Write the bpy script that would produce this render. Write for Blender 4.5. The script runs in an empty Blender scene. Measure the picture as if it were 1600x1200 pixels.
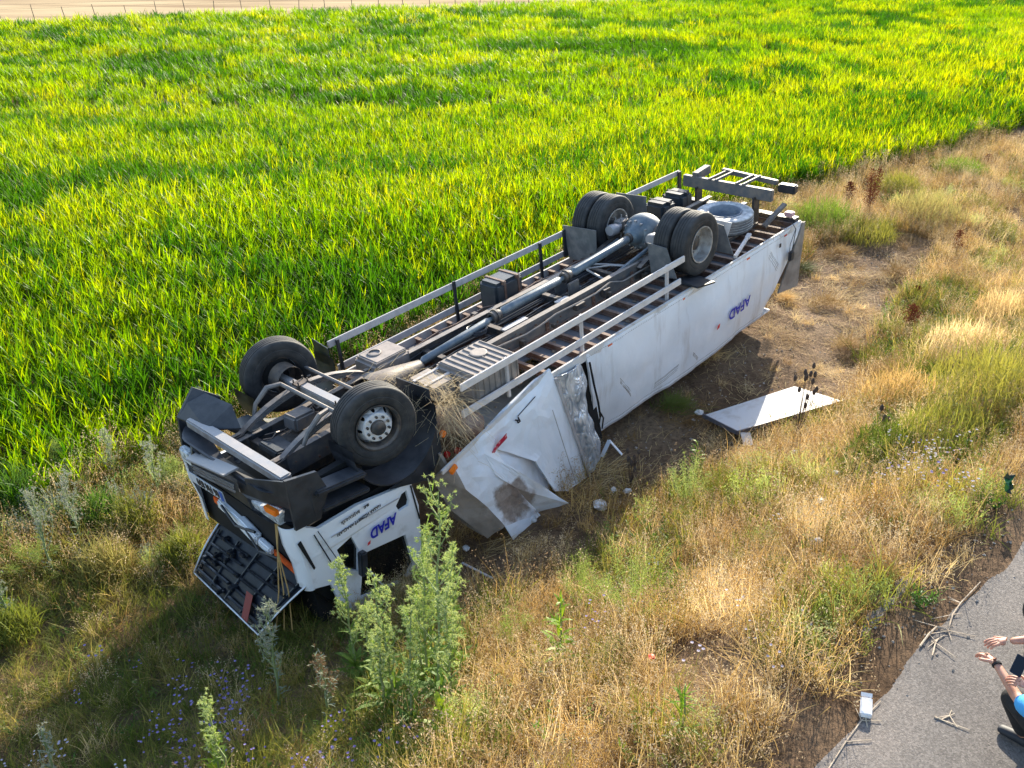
import bpy, bmesh, math, random
import numpy as np
from mathutils import Vector, Matrix, Euler, noise
from mathutils.geometry import tessellate_polygon

SC = bpy.context.scene
COL = SC.collection
R = math.radians
rng = random.Random(7)

# ------------------------------------------------------------------ camera
CAMH = 8.0
PITCH = R(29)
cam_d = bpy.data.cameras.new('camera')
cam = bpy.data.objects.new('camera', cam_d); COL.objects.link(cam)
cam.location = (0, 0, CAMH); cam.rotation_euler = (math.pi/2-PITCH, 0, 0)
FPX = 1400.0
cam_d.sensor_width = 36; cam_d.lens = 36*FPX/1600
cam_d.clip_end = 3000
SC.camera = cam
SC.render.resolution_x = 1024; SC.render.resolution_y = 768
# ------------------------------------------------------------------ light
SUN_EL, SUN_AZ = R(22), R(22)
w = bpy.data.worlds.new('World'); SC.world = w; w.use_nodes = True
nt = w.node_tree
bg = nt.nodes['Background']
sky = nt.nodes.new('ShaderNodeTexSky'); sky.sky_type = 'NISHITA'; sky.sun_disc = False
sky.sun_elevation = SUN_EL; sky.sun_rotation = SUN_AZ
nt.links.new(sky.outputs[0], bg.inputs[0]); bg.inputs[1].default_value = .15
sl = bpy.data.lights.new('sun', 'SUN'); sl.energy = 5.0; sl.angle = R(.5); sl.color = (1, .91, .74)
so = bpy.data.objects.new('sun', sl); COL.objects.link(so)
sd = Vector((math.sin(SUN_AZ)*math.cos(SUN_EL), math.cos(SUN_AZ)*math.cos(SUN_EL), math.sin(SUN_EL)))
so.rotation_euler = sd.to_track_quat('Z', 'Y').to_euler(); so.location = (0, 30, 30)
SC.view_settings.view_transform = 'Standard'; SC.view_settings.look = 'None'
SC.view_settings.exposure = 1.42; SC.view_settings.gamma = 1
SC.cycles.max_bounces = 6; SC.cycles.transparent_max_bounces = 6
SC.cycles.diffuse_bounces = 3; SC.cycles.transmission_bounces = 4
SC.cycles.use_denoising = True

# ------------------------------------------------------------------ terrain
def sstep(a, b, x):
    t = min(1, max(0, (x-a)/(b-a))); return t*t*(3-2*t)
def su(x, y): return (-.67*x+.742*y, .742*x+.67*y)
PROF = [(-30, 2.6), (2.15, 2.6), (2.5, 2.46), (3.0, 2.2), (4.2, 1.45), (5.2, .88), (6.2, .48), (7.2, .3), (8.6, .2), (13, .2), (15, .3), (400, .3)]
def prof(s):
    for (a, b), (c, d) in zip(PROF, PROF[1:]):
        if s <= c:
            t = max(0, (s-a)/(c-a)); return b+(d-b)*t
    return PROF[-1][1]
def hgt(x, y, fine=True):
    s, u = su(x, y)
    z = prof(s)
    m = sstep(5.5, 9, s)*(1-sstep(14, 24, s))
    z += m*(.42*sstep(6, 15, u) - .22*(1-sstep(3, 7, u)))
    if fine:
        a = sstep(1.6, 3, s)*(1-.75*sstep(12, 16, s))
        z += a*(.10*noise.noise(Vector((x*.55, y*.55, 0)))+.05*noise.noise(Vector((x*1.7, y*1.7, 3))))
        if 5 < s < 10 and u > 8: z += .035*noise.noise(Vector((x*4.5, y*4.5, 8)))*sstep(5, 6, s)*(1-sstep(9, 10, s))-.05*math.exp(-((s-7.6-.5*math.sin(u*.5))/.25)**2)-.04*math.exp(-((s-6.6-.4*math.sin(u*.6+1))/.2)**2)
    return z
def ray(px, py):
    a = Vector(((px-800)/FPX, 1, -(py-600)/FPX))
    c, s = math.cos(PITCH), math.sin(PITCH)
    return Vector((a.x, a.y*c+a.z*s, -a.y*s+a.z*c))
def at(px, py, dz=0.0):
    """ground point seen at a place of the reference view"""
    d = ray(px, py); lo = 2.0; k = lo
    while k < 140:
        p = Vector((0, 0, CAMH))+d*k
        if p.z < hgt(p.x, p.y)+dz: break
        k += .08 if k < 30 else .5
    for _ in range(12):
        a, b = k-.08, k
        m = (a+b)/2; p = Vector((0, 0, CAMH))+d*m
        if p.z < hgt(p.x, p.y)+dz: k = m
        else: k = m+.04; break
    p = Vector((0, 0, CAMH))+d*k
    return Vector((p.x, p.y, hgt(p.x, p.y)+dz))
def in_view(x, y, z=0.3, mx=130, my=160):
    c, s = math.cos(PITCH), math.sin(PITCH)
    dz = z-CAMH
    f = y*c-dz*s; u = y*s+dz*c
    if f < 1: return False
    px = 800+FPX*x/f; py = 600-FPX*u/f
    return -mx < px < 1600+mx and -40 < py < 1200+my
def inpoly(x, y, P):
    c = False; j = len(P)-1
    for i in range(len(P)):
        xi, yi = P[i][0], P[i][1]; xj, yj = P[j][0], P[j][1]
        if (yi > y) != (yj > y) and x < (xj-xi)*(y-yi)/(yj-yi)+xi: c = not c
        j = i
    return c

# ------------------------------------------------------------------ material helpers
def newmat(name):
    m = bpy.data.materials.new(name); m.use_nodes = True
    n = m.node_tree.nodes; b = n['Principled BSDF']
    return m, m.node_tree, n, m.node_tree.links, b
def N(nt, t, **k):
    n = nt.nodes.new(t)
    for a, v in k.items(): setattr(n, a, v)
    return n
def ramp(nt, stops):
    r = nt.nodes.new('ShaderNodeValToRGB'); e = r.color_ramp.elements
    while len(e) < len(stops): e.new(.5)
    for i, (p, c) in enumerate(stops):
        e[i].position = p; e[i].color = (*c, 1)
    return r
def noisen(nt, scale, detail=4, rough=.55, coord='Object', obj=None):
    t = N(nt, 'ShaderNodeTexCoord'); s = N(nt, 'ShaderNodeTexNoise')
    s.inputs['Scale'].default_value = scale; s.inputs['Detail'].default_value = detail
    s.inputs['Roughness'].default_value = rough
    if coord == 'World':
        g = N(nt, 'ShaderNodeNewGeometry'); nt.links.new(g.outputs['Position'], s.inputs['Vector'])
    else: nt.links.new(t.outputs[coord], s.inputs['Vector'])
    return s
def pm(name, col, rough=.6, metal=0., col2=None, scale=4, lo=.42, hi=.62, bump=0., bscale=40, dust=0., dustcol=(.30, .25, .20), spec=.4, rvar=0.):
    m, nt, n, l, b = newmat(name)
    b.inputs['Roughness'].default_value = rough; b.inputs['Metallic'].default_value = metal
    b.inputs['Specular IOR Level'].default_value = spec
    src = None
    if col2:
        s = noisen(nt, scale, 6, .62); r = ramp(nt, [(lo, col), (hi, col2)])
        l.new(s.outputs[0], r.inputs[0]); src = r.outputs[0]
        if rvar:
            mr = N(nt, 'ShaderNodeMapRange'); mr.inputs[1].default_value = lo; mr.inputs[2].default_value = hi
            mr.inputs[3].default_value = rough; mr.inputs[4].default_value = rough+rvar
            l.new(s.outputs[0], mr.inputs[0]); l.new(mr.outputs[0], b.inputs['Roughness'])
    if dust:
        # settled dust: lies on faces that look up, broken by noise
        g = N(nt, 'ShaderNodeNewGeometry'); sp = N(nt, 'ShaderNodeSeparateXYZ'); l.new(g.outputs['Normal'], sp.inputs[0])
        s2 = noisen(nt, 7, 6, .7)
        mu = N(nt, 'ShaderNodeMath', operation='MULTIPLY'); mr = N(nt, 'ShaderNodeMapRange')
        mr.inputs[1].default_value = .1; mr.inputs[2].default_value = .9
        l.new(sp.outputs[2], mr.inputs[0])
        mr2 = N(nt, 'ShaderNodeMapRange'); mr2.inputs[1].default_value = .3; mr2.inputs[2].default_value = .62
        mr2.inputs[3].default_value = .15; mr2.inputs[4].default_value = 1
        l.new(s2.outputs[0], mr2.inputs[0]); l.new(mr.outputs[0], mu.inputs[0]); l.new(mr2.outputs[0], mu.inputs[1])
        mu2 = N(nt, 'ShaderNodeMath', operation='MULTIPLY'); mu2.inputs[1].default_value = dust; l.new(mu.outputs[0], mu2.inputs[0])
        mx = N(nt, 'ShaderNodeMix', data_type='RGBA'); l.new(mu2.outputs[0], mx.inputs[0])
        if src: l.new(src, mx.inputs[6])
        else: mx.inputs[6].default_value = (*col, 1)
        mx.inputs[7].default_value = (*dustcol, 1); src = mx.outputs[2]
        if metal:
            mm = N(nt, 'ShaderNodeMath', operation='MULTIPLY_ADD'); mm.inputs[1].default_value = -metal; mm.inputs[2].default_value = metal
            l.new(mu2.outputs[0], mm.inputs[0]); l.new(mm.outputs[0], b.inputs['Metallic'])
    if src: l.new(src, b.inputs['Base Color'])
    else: b.inputs['Base Color'].default_value = (*col, 1)
    if bump:
        s3 = noisen(nt, bscale, 4, .6); bp = N(nt, 'ShaderNodeBump'); bp.inputs['Strength'].default_value = bump
        bp.inputs['Distance'].default_value = .02
        l.new(s3.outputs[0], bp.inputs['Height']); l.new(bp.outputs[0], b.inputs['Normal'])
    return m
def leafmat(name, stops, trans=.5, tcol=None, rough=.5, wscale=0, wstops=None, wmix=.5, gloss=.25):
    """two-sided leaf; colour varies from plant to plant and, optionally, over the field"""
    m, nt, n, l, b = newmat(name)
    oi = N(nt, 'ShaderNodeObjectInfo'); r = ramp(nt, stops); l.new(oi.outputs['Random'], r.inputs[0])
    src = r.outputs[0]
    if wstops:
        s = noisen(nt, wscale, 3, .55, 'World'); r2 = ramp(nt, wstops); l.new(s.outputs[0], r2.inputs[0])
        mx = N(nt, 'ShaderNodeMix', data_type='RGBA', blend_type='MULTIPLY'); mx.inputs[0].default_value = 1
        l.new(src, mx.inputs[6]); l.new(r2.outputs[0], mx.inputs[7]); src = mx.outputs[2]
    b.inputs['Roughness'].default_value = rough; b.inputs['Specular IOR Level'].default_value = gloss
    l.new(src, b.inputs['Base Color'])
    t = N(nt, 'ShaderNodeBsdfTranslucent')
    if tcol:
        mx2 = N(nt, 'ShaderNodeMix', data_type='RGBA', blend_type='MULTIPLY'); mx2.inputs[0].default_value = 1
        l.new(src, mx2.inputs[6]); mx2.inputs[7].default_value = (*tcol, 1); l.new(mx2.outputs[2], t.inputs[0])
    else: l.new(src, t.inputs[0])
    ms = N(nt, 'ShaderNodeMixShader'); ms.inputs[0].default_value = trans
    l.new(b.outputs[0], ms.inputs[1]); l.new(t.outputs[0], ms.inputs[2])
    l.new(ms.outputs[0], n['Material Output'].inputs[0])
    return m

# ------------------------------------------------------------------ mesh helpers
class MB:
    def __init__(s): s.v = []; s.f = []
    def add(s, vs, fs):
        o = len(s.v); s.v += [tuple(v) for v in vs]; s.f += [tuple(i+o for i in f) for f in fs]; return s
    def box(s, c, d, rot=None):
        hx, hy, hz = d[0]/2, d[1]/2, d[2]/2
        vs = [Vector((x, y, z)) for x in (-hx, hx) for y in (-hy, hy) for z in (-hz, hz)]
        if rot is not None:
            q = Euler(rot).to_matrix(); vs = [q@v for v in vs]
        c = Vector(c)
        return s.add([v+c for v in vs], [(0, 1, 3, 2), (4, 6, 7, 5), (0, 4, 5, 1), (2, 3, 7, 6), (0, 2, 6, 4), (1, 5, 7, 3)])
    def bx(s, x0, x1, y0, y1, z0, z1): return s.box(((x0+x1)/2, (y0+y1)/2, (z0+z1)/2), (abs(x1-x0), abs(y1-y0), abs(z1-z0)))
    def bar(s, p, q, w, h, up=(0, 0, 1)):
        p, q = Vector(p), Vector(q); d = (q-p); L = d.length; d.normalize()
        sd = d.cross(Vector(up)).normalized(); u = sd.cross(d)
        vs = []
        for e in (p, q):
            for a, b_ in ((-1, -1), (1, -1), (1, 1), (-1, 1)): vs.append(e+sd*a*w/2+u*b_*h/2)
        return s.add(vs, [(0, 1, 2, 3), (7, 6, 5, 4), (0, 4, 5, 1), (1, 5, 6, 2), (2, 6, 7, 3), (3, 7, 4, 0)])
    def tube(s, pts, r, seg=8, cap=True):
        pts = [Vector(p) for p in pts]; rr = r if isinstance(r, (list, tuple)) else [r]*len(pts)
        o = len(s.v); prev = None
        for i, p in enumerate(pts):
            d = (pts[min(i+1, len(pts)-1)]-pts[max(i-1, 0)]).normalized()
            if prev is None: a = d.orthogonal().normalized()
            else:
                a = prev-d*prev.dot(d)
                a = a.normalized() if a.length > 1e-6 else d.orthogonal().normalized()
            prev = a; b_ = d.cross(a)
            for k in range(seg):
                t = 2*math.pi*k/seg; s.v.append(tuple(p+(a*math.cos(t)+b_*math.sin(t))*rr[i]))
        for i in range(len(pts)-1):
            for k in range(seg):
                k2 = (k+1) % seg; s.f.append((o+i*seg+k, o+i*seg+k2, o+(i+1)*seg+k2, o+(i+1)*seg+k))
        if cap:
            s.f.append(tuple(o+k for k in range(seg))[::-1]); s.f.append(tuple(o+(len(pts)-1)*seg+k for k in range(seg)))
        return s
    def lathe(s, prof, c=(0, 0, 0), axis='y', seg=40, close=False):
        """prof = (along axis, radius)"""
        o = len(s.v); c = Vector(c)
        for a, r in prof:
            for k in range(seg):
                t = 2*math.pi*k/seg; ca, sa = r*math.cos(t), r*math.sin(t)
                v = (ca, a, sa) if axis == 'y' else ((a, ca, sa) if axis == 'x' else (ca, sa, a))
                s.v.append(tuple(Vector(v)+c))
        n = len(prof)
        for i in range(n if close else n-1):
            for k in range(seg):
                k2 = (k+1) % seg; j = (i+1) % n
                s.f.append((o+i*seg+k, o+i*seg+k2, o+j*seg+k2, o+j*seg+k))
        return s
    def plate(s, loops, fn, th):
        """flat or bent plate with holes: loops of 2D points, fn(u,v,d)->3D, thickness along d"""
        tri = tessellate_polygon([[Vector((a, b, 0)) for a, b in lp] for lp in loops])
        flat = [p for lp in loops for p in lp]; n = len(flat); o = len(s.v)
        s.v += [tuple(fn(a, b, 0)) for a, b in flat]+[tuple(fn(a, b, th)) for a, b in flat]
        s.f += [(o+a, o+b, o+c) for a, b, c in tri]+[(o+n+c, o+n+b, o+n+a) for a, b, c in tri]
        k = 0
        for lp in loops:
            m_ = len(lp)
            for i in range(m_): s.f.append((o+k+i, o+k+(i+1) % m_, o+n+k+(i+1) % m_, o+n+k+i))
            k += m_
        return s
    def sheet(s, rows, th, nrm):
        """grid of points with thickness along nrm"""
        nr, nc = len(rows), len(rows[0]); o = len(s.v); nv = Vector(nrm)*th
        for rw in rows: s.v += [tuple(p) for p in rw]
        for rw in rows: s.v += [tuple(Vector(p)+nv) for p in rw]
        M_ = nr*nc
        for i in range(nr-1):
            for j in range(nc-1):
                a = o+i*nc+j; q = (a, a+1, a+nc+1, a+nc); s.f.append(q); s.f.append(tuple(x+M_ for x in q[::-1]))
        for i in range(nr-1):
            for j in (0, nc-1):
                a = o+i*nc+j; s.f.append((a, a+nc, a+nc+M_, a+M_))
        for j in range(nc-1):
            for i in (0, nr-1):
                a = o+i*nc+j; s.f.append((a, a+1, a+1+M_, a+M_))
        return s
    def build(s, name, m, parent=None, smooth=False, bevel=0, kind=None, label=None, sub=0):
        me = bpy.data.meshes.new(name); me.from_pydata(s.v, [], s.f); me.update()
        bm = bmesh.new(); bm.from_mesh(me); bmesh.ops.recalc_face_normals(bm, faces=bm.faces)
        if bevel:
            ed = [e for e in bm.edges if len(e.link_faces) == 2 and e.calc_face_angle(0) > .6]
            bmesh.ops.bevel(bm, geom=ed, offset=bevel, segments=2, affect='EDGES', clamp_overlap=True)
        bm.to_mesh(me); bm.free()
        o = bpy.data.objects.new(name, me); COL.objects.link(o)
        if m is not None:
            for mm in (m if isinstance(m, (list, tuple)) else [m]): me.materials.append(mm)
        if parent is not None: o.parent = parent
        if smooth:
            me.shade_smooth()
            try: me.set_sharp_from_angle(angle=R(38))
            except Exception: pass
        if kind: o['kind'] = kind
        if label: o['label'] = label
        return o
def empty(name, loc=(0, 0, 0), rot=(0, 0, 0), parent=None):
    o = bpy.data.objects.new(name, None); COL.objects.link(o); o.location = loc; o.rotation_euler = rot
    o.empty_display_size = .2
    if parent is not None: o.parent = parent
    return o
def tag(o, label=None, cat=None, group=None, kind=None):
    if label: o['label'] = label
    if cat: o['category'] = cat
    if group: o['group'] = group
    if kind: o['kind'] = kind
    return o
def copy_tree(o, parent=None):
    c = o.copy(); COL.objects.link(c); c.parent = parent
    for ch in list(o.children): copy_tree(ch, c)
    return c

# ------------------------------------------------------------------ ground
def soil_material():
    m, nt, n, l, b = newmat('soil')
    b.inputs['Roughness'].default_value = .95; b.inputs['Specular IOR Level'].default_value = .1
    s1 = noisen(nt, .45, 5, .6, 'World'); r1 = ramp(nt, [(.35, (.12, .075, .045)), (.5, (.20, .132, .082)), (.68, (.27, .19, .12))]); l.new(s1.outputs[0], r1.inputs[0])
    s2 = noisen(nt, 14, 8, .72, 'World'); r2 = ramp(nt, [(.3, (.38, .35, .33)), (.5, (.95, .95, .95)), (.72, (1.5, 1.42, 1.3))]); l.new(s2.outputs[0], r2.inputs[0])
    mx = N(nt, 'ShaderNodeMix', data_type='RGBA', blend_type='MULTIPLY'); mx.inputs[0].default_value = 1
    l.new(r1.outputs[0], mx.inputs[6]); l.new(r2.outputs[0], mx.inputs[7]); l.new(mx.outputs[2], b.inputs['Base Color'])
    s3 = noisen(nt, 9, 9, .75, 'World'); bp = N(nt, 'ShaderNodeBump'); bp.inputs['Strength'].default_value = 1; bp.inputs['Distance'].default_value = .09
    l.new(s3.outputs[0], bp.inputs['Height']); l.new(bp.outputs[0], b.inputs['Normal'])
    return m
M_soil = soil_material()
def axis(lo, hi, c0, c1, fine, grow):
    a = list(np.arange(c0, c1, fine)); st = fine
    x = c1; out = a
    while x < hi: out.append(x); st *= grow; x += st
    out.append(hi); st = fine; x = c0-fine; left = []
    while x > lo: left.append(x); st *= grow; x -= st
    left.append(lo)
    return left[::-1]+out
xs = axis(-500, 500, -10, 16, .14, 1.13); ys = axis(-60, 1500, 1.5, 27, .14, 1.12)
g = MB(); nx = len(xs)
for y in ys:
    for x in xs: g.v.append((x, y, hgt(x, y, abs(x) < 40 and y < 60)))
for j in range(len(ys)-1):
    for i in range(nx-1):
        a = j*nx+i; g.f.append((a, a+1, a+nx+1, a+nx))
me = bpy.data.meshes.new('ground'); me.from_pydata(g.v, [], g.f); me.update(); me.shade_smooth(); me.materials.append(M_soil)
ground = bpy.data.objects.new('ground', me); COL.objects.link(ground); tag(ground, 'brown bare soil of the roadside verge and the field', kind='structure')

def road_material():
    m, nt, n, l, b = newmat('gravelly_asphalt')
    b.inputs['Roughness'].default_value = .9; b.inputs['Specular IOR Level'].default_value = .2
    g_ = N(nt, 'ShaderNodeNewGeometry')
    v = N(nt, 'ShaderNodeTexVoronoi'); v.inputs['Scale'].default_value = 75; l.new(g_.outputs['Position'], v.inputs['Vector'])
    r1 = ramp(nt, [(0, (.13, .118, .112)), (.5, (.18, .165, .155)), (1, (.27, .245, .23))]); l.new(v.outputs['Color'], r1.inputs[0])
    s2 = noisen(nt, .7, 9, .6, 'World'); r2 = ramp(nt, [(.3, (.70, .68, .68)), (.5, (.95, .94, .92)), (.7, (1.2, 1.14, 1.08))]); l.new(s2.outputs[0], r2.inputs[0])
    mx = N(nt, 'ShaderNodeMix', data_type='RGBA', blend_type='MULTIPLY'); mx.inputs[0].default_value = 1
    l.new(r1.outputs[0], mx.inputs[6]); l.new(r2.outputs[0], mx.inputs[7]); l.new(mx.outputs[2], b.inputs['Base Color'])
    bp = N(nt, 'ShaderNodeBump'); bp.inputs['Strength'].default_value = .8; bp.inputs['Distance'].default_value = .012
    s3 = noisen(nt, 70, 5, .8, 'World'); l.new(s3.outputs[0], bp.inputs['Height']); l.new(bp.outputs[0], b.inputs['Normal'])
    return m
M_road = road_material()
def SU(s, u):  # inverse of su
    n2 = .67*.67+.742*.742
    return ((-.67*s+.742*u)/n2, (.742*s+.67*u)/n2)
rd = MB(); us = np.arange(-40, 80, .06); prev = None
cols = [-8, -3, 0, .6, 1.0, 1.6, 2.08]
for u in us:
    e = .26*noise.noise(Vector((u*.7, 5, 0)))+.16*noise.noise(Vector((u*2.3, 5, 0)))+.09*noise.noise(Vector((u*5, 2, 0)))
    for k, s_ in enumerate(cols):
        s2 = s_+(e if k == len(cols)-1 else 0); x, y = SU(s2, u); rd.v.append((x, y, 2.604 if k < len(cols)-1 else 2.585))
nc = len(cols)
for i in range(len(us)-1):
    for j in range(nc-1):
        a = i*nc+j; rd.f.append((a, a+1, a+nc+1, a+nc))
road = rd.build('road', M_road, smooth=True); tag(road, 'grey gravelly asphalt road edge in the lower right corner', kind='structure')

# far stubble field behind the fence
FA = Vector((-30.6, 58.9)); FB = Vector((4.6, 69.8)); fd = (FB-FA).normalized(); fn_ = Vector((-fd.y, fd.x))
def soil2():
    m, nt, n, l, b = newmat('dry_far_field')
    b.inputs['Roughness'].default_value = 1; b.inputs['Specular IOR Level'].default_value = 0
    g_ = N(nt, 'ShaderNodeNewGeometry'); mp = N(nt, 'ShaderNodeMapping'); mp.inputs['Rotation'].default_value = (0, 0, -math.atan2(fd.y, fd.x)); mp.inputs['Scale'].default_value = (.12, 1.0, 1)
    l.new(g_.outputs['Position'], mp.inputs[0]); s = N(nt, 'ShaderNodeTexNoise'); s.inputs['Scale'].default_value = .55; s.inputs['Detail'].default_value = 7; s.inputs['Roughness'].default_value = .65
    l.new(mp.outputs[0], s.inputs['Vector'])
    r = ramp(nt, [(.3, (.28, .20, .13)), (.5, (.42, .32, .20)), (.7, (.52, .42, .26))]); l.new(s.outputs[0], r.inputs[0]); l.new(r.outputs[0], b.inputs['Base Color'])
    return m
ff = MB(); rows = []
A0 = FA-fd*400; rows_n = [0, 2, 5, 10, 20, 40, 80, 200, 900]
for k in rows_n:
    for j in range(41):
        p = A0+fd*(j*20)+fn_*k; ff.v.append((p.x, p.y, .42+.12*noise.noise(Vector((p.x*.1, p.y*.1, 1)))))
for i in range(len(rows_n)-1):
    for j in range(40):
        a = i*41+j; ff.f.append((a, a+1, a+42, a+41))
o = ff.build('dry_field', soil2(), smooth=True); tag(o, 'pale tan dry field strip beyond the fence at the top edge', kind='structure')

# ------------------------------------------------------------------ scattering (geometry nodes, for uncountable vegetation only)
def scatter(name, label, pts, protos, parent=None):
    """pts: list of (x,y,z, rx,ry,rz, scale, index)"""
    col = bpy.data.collections.new(name+'_sources')
    for i, p in enumerate(protos):
        p.name = '%s_source_%02d' % (name, i); col.objects.link(p)
    a = np.array(pts, dtype=np.float32)
    me = bpy.data.meshes.new(name); me.vertices.add(len(a)); me.vertices.foreach_set('co', a[:, :3].ravel())
    at1 = me.attributes.new('rot', 'FLOAT_VECTOR', 'POINT'); at1.data.foreach_set('vector', a[:, 3:6].ravel())
    at2 = me.attributes.new('scl', 'FLOAT', 'POINT'); at2.data.foreach_set('value', a[:, 6])
    at3 = me.attributes.new('idx', 'INT', 'POINT'); at3.data.foreach_set('value', a[:, 7].astype(np.int32))
    ob = bpy.data.objects.new(name, me); COL.objects.link(ob)
    ng = bpy.data.node_groups.new(name+'_nodes', 'GeometryNodeTree')
    ng.interface.new_socket('Geometry', in_out='INPUT', socket_type='NodeSocketGeometry')
    ng.interface.new_socket('Geometry', in_out='OUTPUT', socket_type='NodeSocketGeometry')
    gi = ng.nodes.new('NodeGroupInput'); go = ng.nodes.new('NodeGroupOutput')
    ip = ng.nodes.new('GeometryNodeInstanceOnPoints'); ci = ng.nodes.new('GeometryNodeCollectionInfo')
    ci.inputs['Collection'].default_value = col; ci.inputs['Separate Children'].default_value = True; ci.inputs['Reset Children'].default_value = True
    def na(nm, ty):
        q = ng.nodes.new('GeometryNodeInputNamedAttribute'); q.data_type = ty; q.inputs[0].default_value = nm; return q
    r_ = na('rot', 'FLOAT_VECTOR'); s_ = na('scl', 'FLOAT'); i_ = na('idx', 'INT')
    er = ng.nodes.new('FunctionNodeEulerToRotation')
    L = ng.links.new
    L(gi.outputs[0], ip.inputs['Points']); L(ci.outputs[0], ip.inputs['Instance']); ip.inputs['Pick Instance'].default_value = True
    L(i_.outputs[0], ip.inputs['Instance Index']); L(r_.outputs[0], er.inputs[0]); L(er.outputs[0], ip.inputs['Rotation']); L(s_.outputs[0], ip.inputs['Scale'])
    L(ip.outputs[0], go.inputs[0])
    md = ob.modifiers.new('scatter', 'NODES'); md.node_group = ng
    ob['kind'] = 'stuff'; ob['label'] = label
    if parent: ob.parent = parent
    return ob
def proto(mb, mats, mi=None):
    me = bpy.data.meshes.new('source'); me.from_pydata(mb.v, [], mb.f); me.update()
    for m in (mats if isinstance(mats, (list, tuple)) else [mats]): me.materials.append(m)
    if mi: me.polygons.foreach_set('material_index', mi)
    me.shade_smooth()
    return bpy.data.objects.new('source', me)
def blade(mb, base, ang, lean, L, w, segs=4, curl=1.0, tip=.12, roll=0.0, fold=0):
    """one leaf: ribbon that rises and arches over"""
    p = Vector(base); d_h = Vector((math.cos(ang), math.sin(ang), 0)); side = Vector((-math.sin(ang), math.cos(ang), 0))
    side = (side*math.cos(roll)+Vector((0, 0, 1))*math.sin(roll))
    o = len(mb.v); th = lean
    for i in range(segs+1):
        t = i/segs
        ww = w*(min(1, .45+1.6*t) if t < .4 else 1)*(1-((t-.35)/.65)**2*(1-tip) if t > .35 else 1)
        mb.v.append(tuple(p-side*ww/2)); mb.v.append(tuple(p+side*ww/2))
        st = L/segs; p = p+(d_h*math.sin(th)+Vector((0, 0, 1))*math.cos(th))*st; th += curl/segs
    for i in range(segs): a = o+2*i; mb.f.append((a, a+1, a+3, a+2))
    return mb
# ------------------------------------------------------------------ overturned truck (local frame: x to its rear, y to its far side, z up, origin in the front axle)
WHITE = (.74, .76, .78)
def panel_mat():
    m, nt, n, l, b = newmat('box_panel_white'); b.inputs['Roughness'].default_value = .42
    t = N(nt, 'ShaderNodeTexCoord'); s1 = noisen(nt, .9, 6, .6); r1 = ramp(nt, [(.35, (.66, .685, .72)), (.6, (.78, .80, .83))]); l.new(s1.outputs[0], r1.inputs[0])
    mp = N(nt, 'ShaderNodeMapping'); mp.inputs['Rotation'].default_value = (0, R(35), 0); mp.inputs['Scale'].default_value = (2.6, 1, .45); l.new(t.outputs['Object'], mp.inputs[0])
    s2 = N(nt, 'ShaderNodeTexNoise'); s2.inputs['Scale'].default_value = 1.0; s2.inputs['Detail'].default_value = 8; s2.inputs['Roughness'].default_value = .68; l.new(mp.outputs[0], s2.inputs['Vector'])
    sp = N(nt, 'ShaderNodeSeparateXYZ'); l.new(t.outputs['Object'], sp.inputs[0]); mx_ = N(nt, 'ShaderNodeMapRange'); mx_.inputs[1].default_value = 7.2; mx_.inputs[2].default_value = 9.6; mx_.inputs[3].default_value = .0; mx_.inputs[4].default_value = .14; l.new(sp.outputs[0], mx_.inputs[0])
    ad = N(nt, 'ShaderNodeMath', operation='ADD'); l.new(s2.outputs[0], ad.inputs[0]); l.new(mx_.outputs[0], ad.inputs[1]); mr = N(nt, 'ShaderNodeMapRange'); mr.inputs[1].default_value = .56; mr.inputs[2].default_value = .78; mr.inputs[4].default_value = .75; l.new(ad.outputs[0], mr.inputs[0])
    mx = N(nt, 'ShaderNodeMix', data_type='RGBA'); l.new(mr.outputs[0], mx.inputs[0]); l.new(r1.outputs[0], mx.inputs[6]); mx.inputs[7].default_value = (.36, .31, .27, 1); l.new(mx.outputs[2], b.inputs['Base Color'])
    s3 = noisen(nt, 1.6, 4, .5); bp_ = N(nt, 'ShaderNodeBump'); bp_.inputs['Strength'].default_value = .5; bp_.inputs['Distance'].default_value = .06; l.new(s3.outputs[0], bp_.inputs['Height']); l.new(bp_.outputs[0], b.inputs['Normal'])
    return m
M_box = panel_mat()
M_cabw = pm('cab_white_paint', (.78, .80, .83), .32, col2=(.50, .49, .47), scale=3, lo=.55, hi=.78, bump=.06, bscale=2)
M_dirtyw = pm('dirty_white_rail', (.60, .57, .54), .6, col2=(.40, .35, .31), scale=5, lo=.5, hi=.75)
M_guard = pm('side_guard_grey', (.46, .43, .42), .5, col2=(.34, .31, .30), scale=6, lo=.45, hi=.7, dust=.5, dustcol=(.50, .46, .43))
M_plastic = pm('black_plastic', (.018, .021, .027), .42, col2=(.035, .038, .045), scale=5, dust=.30, dustcol=(.12, .115, .12), bump=.03)
M_steel = pm('dusty_grey_chassis_steel', (.09, .095, .105), .55, metal=.1, col2=(.16, .14, .125), scale=6, dust=.65, dustcol=(.37, .31, .26), bump=.05)
M_dark = pm('dark_greasy_steel', (.03, .033, .04), .5, metal=.2, col2=(.09, .07, .055), scale=9, dust=.6, dustcol=(.30, .24, .19), bump=.1)
M_beamf = pm('front_crossbar_steel', (.30, .30, .31), .45, metal=.3, col2=(.20, .19, .19), scale=7, dust=.7, dustcol=(.48, .44, .41))
M_rust = pm('rusty_brown_beam', (.11, .055, .038), .8, col2=(.19, .12, .09), scale=8, dust=.6, dustcol=(.33, .25, .20), bump=.1)
M_floor = pm('underfloor_panel', (.13, .14, .16), .7, col2=(.20, .20, .21), scale=3, dust=.3, dustcol=(.32, .30, .29))
M_shaft = pm('blue_grey_driveshaft', (.09, .13, .165), .45, metal=.15, col2=(.17, .20, .22), scale=7, dust=.25, dustcol=(.34, .32, .31))
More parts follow.
